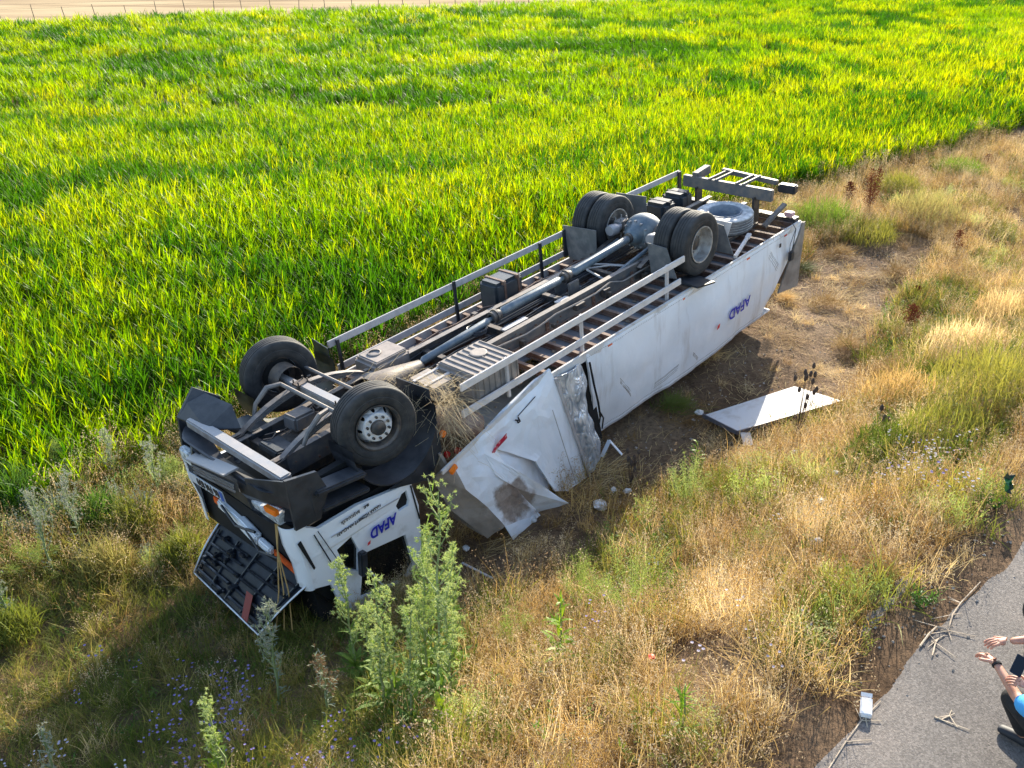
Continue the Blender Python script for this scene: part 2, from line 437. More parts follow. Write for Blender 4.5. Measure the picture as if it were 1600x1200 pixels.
M_tank = pm('dusty_tan_tank', (.17, .155, .145), .65, col2=(.27, .23, .20), scale=5, dust=.85, dustcol=(.37, .31, .27), bump=.08)
M_tyre = pm('tyre_rubber', (.020, .021, .023), .72, col2=(.042, .040, .040), scale=6, dust=.32, dustcol=(.13, .125, .12), bump=.06, bscale=60, spec=.3)
M_tyred = pm('dusty_tyre_rubber', (.10, .10, .105), .8, col2=(.18, .175, .17), scale=5, dust=1.0, dustcol=(.74, .71, .69), bump=.06, bscale=60)
M_rim = pm('silver_rim', (.66, .68, .72), .38, metal=.25, col2=(.30, .29, .28), scale=9, lo=.5, hi=.8)
M_rimold = pm('dirty_silver_rim', (.40, .39, .38), .5, metal=.4, col2=(.20, .18, .17), scale=8, lo=.4, hi=.7)
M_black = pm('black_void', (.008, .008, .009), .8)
M_glass = pm('dark_window_glass', (.006, .007, .008), .08, spec=.6)
M_orange = pm('orange_lens', (.85, .20, .02), .25); M_red = pm('red_lens', (.45, .02, .02), .25)
M_lamp = pm('headlamp_lens', (.75, .77, .78), .15, metal=.1, col2=(.25, .26, .27), scale=12)
M_blue = pm('blue_print', (.012, .02, .36), .4); M_ink = pm('black_print', (.03, .03, .035), .5); M_redp = pm('red_print', (.6, .03, .04), .4)
M_plate = pm('plate_white', (.55, .58, .62), .4); M_eu = pm('plate_blue_band', (.02, .10, .42), .4)
M_brown = pm('dirt_stained_panel', (.30, .255, .215), .75, col2=(.20, .165, .135), scale=3, bump=.1)
def mud_mat():
    m, nt, n, l, b = newmat('mud_stained_white'); b.inputs['Roughness'].default_value = .55
    t = N(nt, 'ShaderNodeTexCoord'); d = N(nt, 'ShaderNodeVectorMath', operation='DISTANCE'); l.new(t.outputs['Object'], d.inputs[0]); d.inputs[1].default_value = (1.42, -1.62, -1.78)
    s = noisen(nt, 4, 6, .6); ad = N(nt, 'ShaderNodeMath', operation='MULTIPLY_ADD'); ad.inputs[1].default_value = .45; l.new(s.outputs[0], ad.inputs[0]); l.new(d.outputs['Value'], ad.inputs[2])
    s2 = noisen(nt, 9, 7, .7); r2 = ramp(nt, [(.35, (.19, .145, .115)), (.65, (.34, .275, .23))]); l.new(s2.outputs[0], r2.inputs[0])
    s3 = noisen(nt, 1.6, 6, .6); r3 = ramp(nt, [(.4, (.74, .76, .79)), (.7, (.52, .50, .48))]); l.new(s3.outputs[0], r3.inputs[0])
    mr = N(nt, 'ShaderNodeMapRange'); mr.inputs[1].default_value = .50; mr.inputs[2].default_value = .58; mr.inputs[3].default_value = 1; mr.inputs[4].default_value = 0; l.new(ad.outputs[0], mr.inputs[0])
    mx = N(nt, 'ShaderNodeMix', data_type='RGBA'); l.new(mr.outputs[0], mx.inputs[0]); l.new(r3.outputs[0], mx.inputs[6]); l.new(r2.outputs[0], mx.inputs[7]); l.new(mx.outputs[2], b.inputs['Base Color'])
    return m
M_mud = mud_mat()
M_flap = pm('grey_mud_flap', (.10, .105, .11), .7, col2=(.17, .165, .165), scale=5, dust=.4, dustcol=(.28, .27, .26))
M_air = pm('dark_air_tank', (.028, .036, .045), .4, dust=.3, dustcol=(.16, .16, .16), col2=(.05, .055, .06))
M_orangep = pm('orange_paint', (.75, .12, .02), .45, col2=(.35, .06, .02), scale=9, lo=.5, hi=.7)
def foil():
    m, nt, n, l, b = newmat('crinkled_wrap')
    b.inputs['Base Color'].default_value = (.62, .66, .72, 1); b.inputs['Metallic'].default_value = .45; b.inputs['Roughness'].default_value = .28
    t = N(nt, 'ShaderNodeTexCoord'); mp = N(nt, 'ShaderNodeMapping'); mp.inputs['Scale'].default_value = (1.6, 1.6, .7); l.new(t.outputs['Object'], mp.inputs[0])
    s = N(nt, 'ShaderNodeTexNoise'); s.inputs['Scale'].default_value = 5; s.inputs['Detail'].default_value = 6; s.inputs['Distortion'].default_value = 1.8; l.new(mp.outputs[0], s.inputs['Vector'])
    bp = N(nt, 'ShaderNodeBump'); bp.inputs['Strength'].default_value = .9; bp.inputs['Distance'].default_value = .06; l.new(s.outputs[0], bp.inputs['Height']); l.new(bp.outputs[0], b.inputs['Normal'])
    r = ramp(nt, [(.35, (.30, .36, .44)), (.6, (.72, .75, .80))]); l.new(s.outputs[0], r.inputs[0]); l.new(r.outputs[0], b.inputs['Base Color'])
    return m
M_foil = foil()

truck = empty('overturned_truck')
tag(truck, 'white box truck lying upside down with its wheels in the air beside the crop field', 'truck')
Mt = Matrix(((.6838, -.7247, -.0846, -2.3094), (.7265, .6871, -.0133, 9.8280), (.0678, -.0524, .9963, 2.3993), (0, 0, 0, 1)))
truck.matrix_world = Mt
T = truck

def text_obj(name, s, size, mat_, parent, org, rd, up, depth=.002, shear=0, bold=0, sx=1.0, kind=None, align='LEFT'):
    c = bpy.data.curves.new('t', 'FONT'); c.body = s; c.size = size; c.extrude = depth; c.shear = shear; c.offset = bold; c.align_x = align; c.space_character = 1.0
    c.resolution_u = 3
    o = bpy.data.objects.new('t', c); COL.objects.link(o)
    dg = bpy.context.evaluated_depsgraph_get(); me = bpy.data.meshes.new_from_object(o.evaluated_get(dg))
    bpy.data.objects.remove(o); bpy.data.curves.remove(c)
    me.name = name; me.materials.clear(); me.materials.append(mat_)
    ob = bpy.data.objects.new(name, me); COL.objects.link(ob); ob.parent = parent
    rd = Vector(rd).normalized(); up = Vector(up); up = (up-rd*up.dot(rd)).normalized(); nn = rd.cross(up)
    m = Matrix((rd, up, nn)).transposed().to_4x4(); m.translation = Vector(org)
    ob.matrix_local = m @ Matrix.Diagonal((sx, 1, 1, 1))
    return ob

# ---- wheels
def ring_holes(n, r, hr, k=10, a0=0):
    return [[(math.cos(a0+2*math.pi*i/n)*r+math.cos(-2*math.pi*j/k)*hr, math.sin(a0+2*math.pi*i/n)*r+math.sin(-2*math.pi*j/k)*hr) for j in range(k)] for i in range(n)]
def tyre_mesh(old=False):
    m = MB(); W_ = .145; RR = .525; gd = .007 if old else .014
    pr = [(-.115, .292), (-.135, .31), (-.150, .36), (-.152, .40), (-.148, .405), (-.150, .41), (-.147, .46), (-.140, .497), (-.128, .515)]
    xs_ = [-.11, -.078, -.070, -.062, -.030, -.022, -.014, .014, .022, .030, .062, .070, .078, .11]
    gr = {-.070, -.022, .022, .070}
    tread = []
    for x in [-.118, -.080, -.078, -.066, -.064, -.030, -.028, -.016, -.014, .014, .016, .028, .030, .064, .066, .078, .080, .118]:
        g_ = any(abs(x-c) < .0071 and abs(abs(x-c)-.006) < .0012 for c in (-.072, -.022, .022, .072))
        tread.append((x, RR-gd if g_ else RR-abs(x)**2*.35))
    pr = pr+tread+[(-a, r) for a, r in pr[::-1]]
    m.lathe(pr, seg=56, close=True)
    return m
def rim_barrel_mesh():
    m = MB(); seg = 40
    m.lathe([(-.150, .302), (-.150, .288), (-.125, .276), (-.06, .272), (.10, .272), (.125, .302), (.118, .302), (.09, .262), (-.06, .262), (-.120, .266), (-.142, .286), (-.144, .302)], seg=seg, close=True)
    return m
def rim_front_mesh():
    m = MB()   # outer face towards -y, convex dish
    def fn(a, b, d):
        r = math.hypot(a, b); y = -.105 if r < .2 else -.105+(r-.2)*2.2
        return Vector((a, y+d, b))
    outer = [(math.cos(2*math.pi*i/48)*.258, math.sin(2*math.pi*i/48)*.258) for i in range(48)]
    m.plate([outer]+ring_holes(8, .222, .026, 10)+[[(math.cos(-2*math.pi*i/32)*.19, math.sin(-2*math.pi*i/32)*.19) for i in range(32)]], fn, .012)
    m.lathe([(-.105, .195), (-.118, .185), (-.120, .10), (-.105, .098), (-.105, .19)], seg=40, close=True)
    return m
def hub_front_mesh():
    m = MB(); m.lathe([(-.105, .095), (-.165, .090), (-.172, .080), (-.174, .0)], seg=24)
    return m
def nuts_mesh(r, y, n=10, L=.035):
    m = MB()
    for i in range(n):
        a = 2*math.pi*(i+.5)/n; c = Vector((math.cos(a)*r, y, math.sin(a)*r)); m.tube([c, c+Vector((0, -L, 0))], .017, 6)
    return m
def wheel(name_loc, rot, tmat, rmat, style, parent):
    wh = empty('wheel', name_loc, rot, parent)
    tyre_mesh(style != 'steer').build('tyre', tmat, wh, smooth=True)
    if style == 'steer':
        rim_barrel_mesh().build('rim_barrel', M_dark, wh, smooth=True); rim_front_mesh().build('rim', rmat, wh, smooth=True); hub_front_mesh().build('hub', M_dark, wh, smooth=True)
        tag(nuts_mesh(.145, -.118).build('wheel_nuts', M_dark, wh), kind='stuff')
        bk = MB(); bk.lathe([(.02, .262), (.05, .05)], seg=32); bk.build('brake_drum', M_black, wh)
        # inner side: drum and knuckle seen from behind
    else:
        m = MB(); m.lathe([(-.152, .306), (-.150, .286), (-.12, .275), (-.02, .270), (.02, .255), (.035, .20), (.045, .12), (.055, .12), (.05, .21), (.03, .265), (.10, .272), (.125, .302), (.14, .302), (.12, .285), (.05, .28), (-.02, .284), (-.125, .288), (-.140, .306)], seg=40, close=True)
        m.build('rim', rmat, wh, smooth=True)
        h = MB(); h.lathe([(.05, .125), (-.02, .115), (-.03, .10), (-.032, 0)], seg=24); h.build('hub', M_dark, wh, smooth=True)
        tag(nuts_mesh(.165, .042, 10, .04).build('wheel_nuts', M_rimold, wh), kind='stuff')
    return wh
# near steered wheel: its face is turned towards the road and leans a little
fx, fy = -.10, .04
w1 = wheel((fx, -1.06+fy, 0.0), (R(-3), R(0), R(-14)), M_tyre, M_rim, 'steer', T)
w2 = wheel((fx+.05, 1.02+fy, -.02), (R(3), R(0), R(166)), M_tyre, M_rim, 'steer', T)
w1.scale = w2.scale = (.96, 1, .96)
for sx_, ys_ in ((1, (-1.03, -.70)), (-1, (1.03, .70))):
    for y_ in ys_:
        outer = abs(y_) > .9
        flip = (y_ < 0) == outer   # outer wheel of a pair is dished outwards-in
        wheel((6.66, y_, 0), (0, 0, 0 if flip else math.pi), M_tyre, M_rimold, 'dual', T)
# front brake drums / knuckles on inner faces
k = MB(); k.lathe([(-.18, .20), (.04, .21), (.05, .12), (.16, .10)], c=(fx+.03, .92, -.02), seg=28); k.build('brake_drum', M_dark, T, smooth=True)
k = MB(); k.lathe([(-.16, .10), (-.05, .12), (-.04, .21), (.14, .20)], c=(fx, -.85, 0), seg=28); k.build('brake_drum', M_dark, T, smooth=True)

# ---- chassis rails: C sections
for yy, s_ in ((-.42, 1), (.42, -1)):
    m = MB()
    for xa, xb in (((-1.25, 8.02), (9.19, 9.35)) if yy < 0 else ((-1.25, 9.35),)): m.bx(xa, xb, yy-.006, yy+.006, -.50, -.22); m.bx(xa, xb, yy+.006*s_, yy+s_*.085, -.232, -.22); m.bx(xa, xb, yy+.006*s_, yy+s_*.085, -.50, -.488)
    m.build('chassis_rail', M_steel, T)
    m = MB(); m.bx(1.1, 9.4, yy-.035, yy+.035, -.585, -.503); m.build('subframe_rail', M_rust, T)
    for x in (2.5, 3.6, 4.7, 5.7):
        m = MB(); yq = yy-s_*.010; m.bx(x, x+.07, yq-.005*s_, yq-.017*s_, -.57, -.30); m.tube([(x+.035, yq-.015*s_, -.36), (x+.035, yq-.035*s_, -.36)], .016, 6); m.tube([(x+.035, yq-.015*s_, -.46), (x+.035, yq-.035*s_, -.46)], .016, 6); m.build('body_mount_bracket', M_rust, T)
for x in (-.95, .55, 1.9, 3.0, 4.3, 5.5, 7.5, 9.2):
    m = MB(); m.bx(x-.05, x+.05, -.41, .41, -.44, -.30); m.build('chassis_crossmember', M_dark, T, bevel=.006)
# ---- box floor seen from below
for i in range(26):
    x = 1.05+i*.345; x2 = x+rng.uniform(-.02, .02)
    ylo = -1.235 if x > 2.5 else -1.0+(2.5-x)*.2
    m = MB(); m.bx(x2-.032, x2+.032, ylo, 1.23, -.588, -.578); m.bx(x2-.005, x2+.005, ylo, 1.23, -.665, -.588); m.bx(x2-.032, x2+.032, ylo, 1.23, -.675, -.665)
    m.build('floor_beam', M_rust, T)
for i in range(4):
    a = 1.0+i*2.22; m = MB(); m.bx(a, a+2.21, -1.24 if i else -.55, 1.24, -.715, -.68); m.build('floor_panel', M_floor, T)
m = MB(); m.bx(2.65, 9.84, -1.285, -1.245, -.70, -.565); m.build('side_rail', M_dirtyw, T, bevel=.006)
m = MB(); m.bar((2.66, -1.285, -.50), (.50, -1.40, -.90), .035, .07); m.build('side_rail', M_dirtyw, T, bevel=.006, label='bent front end of the side rail')
m = MB(); m.bx(1.0, 9.84, 1.245, 1.285, -.70, -.565); m.build('side_rail', M_dirtyw, T, bevel=.006)

# ---- box walls (crushed and sheared towards the ground)
def boxpt(u, v):
    """near wall: u along 0..1 (torn edge to rear), v down 0..1"""
    xt = 3.50+u*(9.86-3.50); zt = -.60
    xb = 3.72+u*(8.62-3.72); zb = -2.12+.04*u+.02*math.sin(u*9)
    if u > .86: xt2 = xt
    x = xt+(xb-xt)*v; z = zt+(zb-zt)*v
    y = -1.29-.04*math.sin(v*3.1)+.03*math.sin(u*5+v*2)*v+.012*math.sin(u*23+1)*v+v*.06+.022*noise.noise(Vector((u*12, v*4, 0)))+.012*noise.noise(Vector((u*30, v*9, 5)))
    return (x, y, z)
rows = [[boxpt(i/60, j/14) for i in range(61)] for j in range(15)]
m = MB(); m.sheet(rows, .035, (0, 1, 0)); m.build('near_side_wall', M_box, T, smooth=True)
m = MB()
for i in range(60):  # aluminium skirt along the lower (former roof) edge
    p, q = Vector(boxpt(i/60, 1)), Vector(boxpt((i+1)/60, 1)); m.bar(p+Vector((0, .018, -.012)), q+Vector((0, .018, -.012)), .05, .03)
m.build('roof_edge_trim', M_guard, T)
rows = [[(2.7+u*7.16, 1.30+.02*math.sin(u*9), -.60-v*1.55) for u in [i/10 for i in range(11)]] for v in (0, .5, 1)]
m = MB(); m.sheet(rows, -.035, (0, 1, 0)); m.build('far_side_wall', M_box, T, smooth=True)
rows = [[(2.9+u*6.2, -1.15+v*2.4, -2.14+.05*math.sin(u*7)*math.sin(v*3)) for u in [i/10 for i in range(11)]] for v in (0, .33, .66, 1)]
m = MB(); m.sheet(rows, -.03, (0, 0, 1)); m.build('box_roof', M_box, T, smooth=True)
# rear doors, hanging
m = MB(); m.add([(9.87, -1.30, -.62), (9.87, 1.25, -.62), (9.72, 1.25, -1.85), (9.72, -1.22, -1.88), (9.92, -1.30, -.62), (9.92, 1.25, -.62), (9.77, 1.25, -1.85), (9.77, -1.22, -1.88)], [(0, 1, 2, 3), (7, 6, 5, 4), (0, 4, 5, 1), (1, 5, 6, 2), (2, 6, 7, 3), (3, 7, 4, 0)])
m.build('rear_door', M_brown, T)
m = MB(); m.add([(9.84, -1.34, -.60), (9.90, -1.34, -.60), (9.78, -1.34, -1.86), (9.15, -1.28, -1.80), (9.84, -1.31, -.60), (9.90, -1.31, -.60), (9.78, -1.31, -1.86), (9.15, -1.25, -1.80)], [(0, 1, 2, 3), (7, 6, 5, 4), (0, 4, 5, 1), (1, 5, 6, 2), (2, 6, 7, 3), (3, 7, 4, 0)])
m.build('rear_corner_panel', M_brown, T)
# box markings
m = MB()
for i in range(150):
    u = (i+.5)/150
    for v in (.035, .965):
        p = Vector(boxpt(u, v)); q_ = Vector(boxpt(u, v)); q_.y -= .006; m.tube([p, q_], .008, 5)
tag(m.build('rivets', M_guard, T), kind='stuff')
m = MB()
for (u0, v0, u1, v1) in ((.30, .90, .42, .84), (.12, .55, .17, .80), (.84, .18, .93, .42), (.50, .80, .55, .93)):
    for k in range(4):
        dv = rng.uniform(-.05, .05); n_ = 10; pp = [Vector(boxpt(u0+(u1-u0)*i/n_+.0008*math.sin(i*1.7+k), v0+dv+(v1-v0)*i/n_))+Vector((0, -.0015, 0)) for i in range(n_+1)]; m.tube(pp, .0028, 4)
tag(m.build('scratches', M_brown, T), kind='stuff')
text_obj('lettering', 'AFAD', .26, M_blue, T, (7.98, -1.352, -1.36), (-1, 0, -.085), (-.33, 0, -1), bold=.004, shear=.1, sx=1.05)
m = MB(); m.plate([[(0, 0), (.07, .015), (.10, .09), (.02, .07)]], lambda a, b, d: Vector((7.02-a, -1.340-d, -1.53-b)), .002); m.build('logo_mark', M_redp, T)
for x in (4.0, 5.9, 7.9, 9.2):
    m = MB(); m.bx(x, x+.10, -1.298, -1.286, -.685, -.655); m.build('side_marker', M_orangep if x < 9 else M_red, T)
m = MB(); m.bx(8.95, 9.0, -1.352, -1.338, -.80, -.73); m.build('fuel_label', M_ink, T)

# ---- torn front part of the box
def tri_panel(name, pts, faces, m_, th=.03, nrm=(0, 1, 0), label=None):
    q = MB(); n = len(pts); nv = Vector(nrm)*th; q.v = [tuple(p) for p in pts]+[tuple(Vector(p)+nv) for p in pts]
    q.f = [tuple(f) for f in faces]+[tuple(i+n for i in f[::-1]) for f in faces]
    edges = {}
    for f in faces:
        for a, b in zip(f, f[1:]+f[:1]): edges[(a, b)] = 1
    for (a, b) in edges:
        if (b, a) not in edges: q.f.append((a, b, b+n, a+n))
    o = q.build(name, m_, T, label=label)
    if m_ in (M_box, M_mud, M_brown):
        bm = bmesh.new(); bm.from_mesh(o.data); bmesh.ops.subdivide_edges(bm, edges=[e for e in bm.edges if e.calc_length() > .12], cuts=5, use_grid_fill=True)
        bmesh.ops.triangulate(bm, faces=bm.faces)
        for v in bm.verts:
            c = v.co.copy(); v.co.y += .030*noise.noise(c*3.1+Vector((4, 0, 0)))+.016*noise.noise(c*8)-.02*abs(noise.noise(c*1.7)); v.co.z += .015*noise.noise(c*4+Vector((0, 9, 0)))
        bm.to_mesh(o.data); bm.free()
    return o
pa, pb, pc, pd, pe = (2.71, -1.30, -.46), (1.88, -1.31, -.60), (1.31, -1.35, -.74), (.69, -1.40, -.90), (.46, -1.42, -.86)
pj = (3.12, -1.52, -2.50); pi_ = (2.96, -1.57, -2.55); ph = (2.28, -1.62, -2.16); pct = (1.19, -1.44, -.98)
pmid = (2.05, -1.52, -1.55); ptip = (2.18, -1.97, -2.14); pg = (1.82, -1.72, -2.20); pf = (1.12, -1.77, -1.97); pk = (1.45, -1.40, -1.05)
tri_panel('torn_wall_panel', [pa, pb, pk, pmid, ph, pi_, pj, (2.25, -1.40, -.85), (2.70, -1.50, -2.2), (2.95, -1.42, -1.5), (2.4, -1.46, -1.5)],
          [(0, 1, 7), (1, 2, 7), (2, 3, 10, 7), (7, 10, 9, 0), (3, 4, 8, 10), (10, 8, 6, 9), (4, 5, 8), (8, 5, 6)], M_box)
tri_panel('front_wall_panel', [pb, pc, pd, pct, pk, (.75, -1.50, -1.25), (1.0, -1.62, -1.65), pf, pg, (1.40, -1.66, -1.68), (1.55, -1.60, -1.55)],
          [(0, 1, 3, 4), (1, 2, 5, 3), (3, 5, 6, 9), (6, 7, 8, 9), (3, 9, 10), (4, 3, 10)], M_mud)
_b = lambda p, d=.09: (p[0], p[1]+d, p[2])
tri_panel('stained_wall_panel', [_b(pct, .02), _b(pk), (2.4, -1.40, -1.5), _b(ph, .10), _b(pg, .04), (1.40, -1.58, -1.68), (2.05, -1.42, -1.55)], [(0, 1, 6), (1, 2, 6), (2, 3, 6), (3, 4, 6), (4, 5, 6), (5, 0, 6)], M_mud, th=.02)
tri_panel('folded_wall_flap', [pct, (1.45, -1.58, -1.22), ptip, pg, (1.50, -1.70, -1.62), (1.25, -1.56, -1.30)],
          [(0, 1, 2, 4), (0, 4, 5), (4, 2, 3)], M_mud, th=.02, label='crumpled flap of the side wall peeled outward')
tri_panel('front_bulkhead', [pe, pd, (.75, -1.50, -1.25), (1.0, -1.62, -1.65), pf, (.95, -1.60, -2.15), (.62, -1.30, -1.6), (.50, -1.2, -1.1)],
          [(0, 1, 2, 7), (7, 2, 3, 6), (6, 3, 4, 5)], M_brown, th=.04, nrm=(.7, .7, 0))
tri_panel('front_bulkhead', [(.62, -1.25, -.75), (.62, 1.25, -.70), (.95, 1.2, -2.1), (.95, -1.5, -2.15)], [(0, 1, 2, 3)], M_brown, th=.04, nrm=(1, 0, 0))
tri_panel('torn_corner_piece', [pf, pg, (1.9, -1.80, -2.42), (1.25, -1.86, -2.38)], [(0, 1, 2, 3)], M_box, th=.02, label='bent white corner piece touching the ground')
# wrapped insulation behind the tear
def foilpt(u, v):
    l_ = Vector((2.74, -1.28, -.62)).lerp(Vector((3.10, -1.50, -2.40)), v); r_ = Vector((3.36, -1.28, -.66)).lerp(Vector((3.52, -1.44, -2.2)), v)
    p = l_.lerp(r_, u); p.y -= .10*math.sin(u*3.14)+.05*noise.noise(Vector((u*3, v*7, 1))); p.x += .05*math.sin(v*9); return p
m = MB(); m.sheet([[foilpt(i/12, j/24) for i in range(13)] for j in range(25)], .02, (0, 1, 0)); m.build('plastic_wrapped_insulation', M_foil, T, smooth=True)
m = MB(); m.add([(3.3, -1.20, -.70), (3.62, -1.20, -.70), (3.80, -1.30, -2.3), (3.4, -1.3, -2.3)], [(0, 1, 2, 3)]); m.build('gap_shade_sheet', M_black, T)  # black sheet standing in for the shade inside the torn gap
m = MB(); m.tube([(3.52, -1.33, -.72), (3.56, -1.36, -1.1), (3.64, -1.36, -1.45), (3.66, -1.37, -1.7)], .018, 6); m.tube([(3.66, -1.37, -1.7), (3.60, -1.38, -1.85), (3.68, -1.38, -1.92), (3.72, -1.38, -1.75), (3.66, -1.37, -1.62)], .012, 6); m.build('strap', M_black, T)
# details on torn panels
m = MB(); m.bar((.60, -1.45, -.94), (.72, -1.43, -.90), .05, .07); m.build('marker_lamp', M_orange, T, bevel=.008)
text_obj('lettering', 'R', .13, M_ink, T, (1.93, -1.40, -.80), (-1, .05, -.35), (0, 0, -1), bold=.004)
m = MB(); m.bar((1.92, -1.385, -.80), (2.30, -1.375, -.68), .006, .012); m.build('panel_seam', M_ink, T)
def sticker(u, v, d):
    return Vector((1.62-u*.30, -1.455-.02*math.sin(u*6)-d, -.88-u*.13-v*.075+.03*math.sin(u*5)))
m = MB(); m.plate([[(i/8, 0) for i in range(9)]+[(i/8, 1) for i in range(8, -1, -1)]], sticker, .003); m.build('red_sticker', pm('red_sticker_print', (.50, .02, .05), .4, col2=(.7, .35, .35), scale=30, lo=.52, hi=.6), T)
for q in range(7):
    m = MB(); p = Vector(pk).lerp(Vector(ph), .1+q*.13); 
for a, b_ in (((2.55, -1.44, -1.0), (2.80, -1.57, -2.35)),):
    m = MB(); m.bar(a, b_, .010, .012); m.build('panel_seam', M_guard, T)
m = MB(); m.bar((2.76, -1.34, -.62), (3.14, -1.55, -2.42), .05, .05); m.build('corner_profile', M_guard, T, bevel=.01)

# ---- side guards
def guard(y, bars, posts):
    for (x0, z0, x1, z1) in bars:
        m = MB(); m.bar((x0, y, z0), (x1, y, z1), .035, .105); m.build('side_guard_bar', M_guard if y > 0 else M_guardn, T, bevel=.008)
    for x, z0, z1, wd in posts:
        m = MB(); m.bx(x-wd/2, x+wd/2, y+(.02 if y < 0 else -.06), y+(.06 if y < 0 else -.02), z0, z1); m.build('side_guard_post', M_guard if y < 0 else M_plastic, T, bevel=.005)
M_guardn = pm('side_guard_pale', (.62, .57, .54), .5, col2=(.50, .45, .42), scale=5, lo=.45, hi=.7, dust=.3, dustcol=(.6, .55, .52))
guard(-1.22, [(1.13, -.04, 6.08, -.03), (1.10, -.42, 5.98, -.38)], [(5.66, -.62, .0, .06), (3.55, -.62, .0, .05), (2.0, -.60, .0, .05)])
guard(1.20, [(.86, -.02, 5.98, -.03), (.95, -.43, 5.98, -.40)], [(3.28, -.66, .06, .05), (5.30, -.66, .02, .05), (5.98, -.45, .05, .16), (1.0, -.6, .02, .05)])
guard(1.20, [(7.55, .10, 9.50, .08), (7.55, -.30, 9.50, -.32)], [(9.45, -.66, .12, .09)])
# ---- rear mud flaps and wheel guards
def flap(pts, m_=None, th=.012, nrm=(1, 0, 0), name='mud_flap'): return tri_panel(name, pts, [tuple(range(len(pts)))], m_ or M_flap, th, nrm)
flap([(5.95, 1.20, .12), (5.95, .46, .16), (5.97, .48, -.42), (5.97, 1.1, -.50)])
flap([(6.02, -.55, .12), (6.02, -.92, .10), (6.05, -1.1, -.40), (6.05, -.6, -.45)])
flap([(7.62, -.48, .05), (7.62, -.98, -.02), (7.60, -1.2, -.50), (7.60, -.55, -.5)], M_flap)
flap([(8.05, -.42, -.12), (8.08, -.86, -.14), (8.0, -.80, -.50), (8.0, -.50, -.46)], pm('pale_flap', (.5, .49, .48), .5, col2=(.36, .34, .33), scale=6))
flap([(7.5, 1.22, .25), (7.5, .55, .28), (7.5, .55, -.3), (7.5, 1.22, -.3)])
m = MB(); m.bar((7.62, -1.22, -.54), (8.35, -1.02, -.48), .05, .06); m.bar((8.35, -1.02, -.48), (8.50, -.98, -.46), .08, .05); m.build('broken_bracket', M_guardn, T, bevel=.006)
m = MB(); m.bar((6.15, -1.2, -.50), (6.6, -1.24, -.56), .5, .03); m.build('mud_flap', M_plastic, T)

# ---- front axle
m = MB(); m.bar((fx, -.98, 0), (fx, 1.0, -.02), .11, .10); m.bar((fx, -.5, .03), (fx, .5, .03), .13, .09); m.build('front_axle_beam', M_beamf, T, bevel=.012)
m = MB(); m.tube([(fx+.34, -.78, .03), (fx+.34, .86, .02)], .024, 8); m.build('tie_rod', M_steel, T, smooth=True)
m = MB(); m.tube([(fx-.26, -.70, .16), (fx-.24, .52, .14)], .026, 8); m.build('stabiliser_bar', M_steel, T, smooth=True)
for s_, y in ((-1, -.45), (1, .45)):
    m = MB(); m.tube([(fx-.24, y*1.15, .15), (fx-.42, y*1.25, .16), (fx-.62, y*1.25, .02), (fx-.70, y*1.2, -.12)], [.028, .036, .03, .026], 8); m.build('stabiliser_link', M_steel, T, smooth=True)
    for k in range(3):  # spring leaves
        L = 1-.18*k; m = MB(); pr = []
        for i in range(13):
            t = -1+2*i/12; x = fx+t*1.05*L-.02; z = .05-.030*k-.30*(t*L)**2+.0; pr.append((x, z))
        for i in range(12): m.bar((pr[i][0], y, pr[i][1]), (pr[i+1][0], y, pr[i+1][1]), .085, .022)
        m.build('spring_leaf', M_steel, T)
    m = MB(); m.bx(fx-.09, fx+.09, y-.07, y+.07, .06, .085)
    for a in (-.07, .07):
        for b_ in (-.055, .055): m.tube([(fx+a, y+b_, -.12), (fx+a, y+b_, .13)], .011, 6)
    m.build('axle_clamp', M_dark, T)
    m = MB(); m.tube([(fx+.25, y*1.45, .0), (fx+.30, y*1.3, -.55)], [.03, .045], 10); m.build('shock_absorber', M_dark, T, smooth=True)
    m = MB(); m.bx(-1.28, -1.02, y-.05, y+.05, -.42, -.18); m.build('spring_hanger', M_dark, T, bevel=.02)
    m = MB(); m.bx(.86, 1.05, y-.05, y+.05, -.50, -.20); m.build('spring_hanger', M_dark, T, bevel=.02)
m = MB(); m.box((-.42, .10, -.18), (.34, .26, .20), (0, .1, .1)); m.build('oil_sump', M_steel, T, bevel=.03)
m = MB(); m.bx(-.95, .9, -.30, .30, -.75, -.34); m.build('engine_block', M_dark, T, bevel=.05)
m = MB(); m.box((-.85, .62, -.28), (.34, .5, .12), (0, .15, .1)); m.box((-.9, -.1, -.27), (.3, .4, .10), (0, .2, 0)); m.build('engine_cover_plate', M_air, T, bevel=.02)
m = MB(); m.lathe([(.6, .22), (.75, .24), (1.0, .20), (1.35, .13), (1.5, .10)], c=(0, 0, -.28), axis='x', seg=20); m.build('gearbox', M_dark, T, smooth=True)
m = MB(); m.bar((-.2, -.85, -.42), (.45, -.45, -.36), .07, .06); m.bar((-.25, -.62, -.46), (.35, -.30, -.42), .05, .05); m.build('bracket', M_rust, T, bevel=.008)
# hoses and small clutter
for i in range(26):
    x = rng.uniform(-1.0, 1.3); y = rng.uniform(-.38, .38); z = rng.uniform(-.36, -.18)
    m = MB() if i % 6 == 0 else m
    p = Vector((x, y, z)); pts = [p]
    for k in range(5): p = p+Vector((rng.uniform(-.05, .25), rng.uniform(-.10, .10), rng.uniform(-.05, .05))); pts.append(p.copy())
    m.tube(pts, rng.choice([.008, .012, .018]), 6)
    if i % 6 == 5 or i == 25: tag(m.build('hoses', M_dark, T, smooth=True), kind='stuff')
def coil(c, r, n, name='coiled_hose'):
    m = MB(); pts = []
    for i in range(n*10): a = i/10*6.28; pts.append((c[0]+(r+rng.uniform(-.02, .02))*math.cos(a), c[1]+r*math.sin(a), c[2]+.012*i/10+rng.uniform(-.01, .01)))
    m.tube(pts, .011, 6); return m.build(name, M_plastic, T, smooth=True)
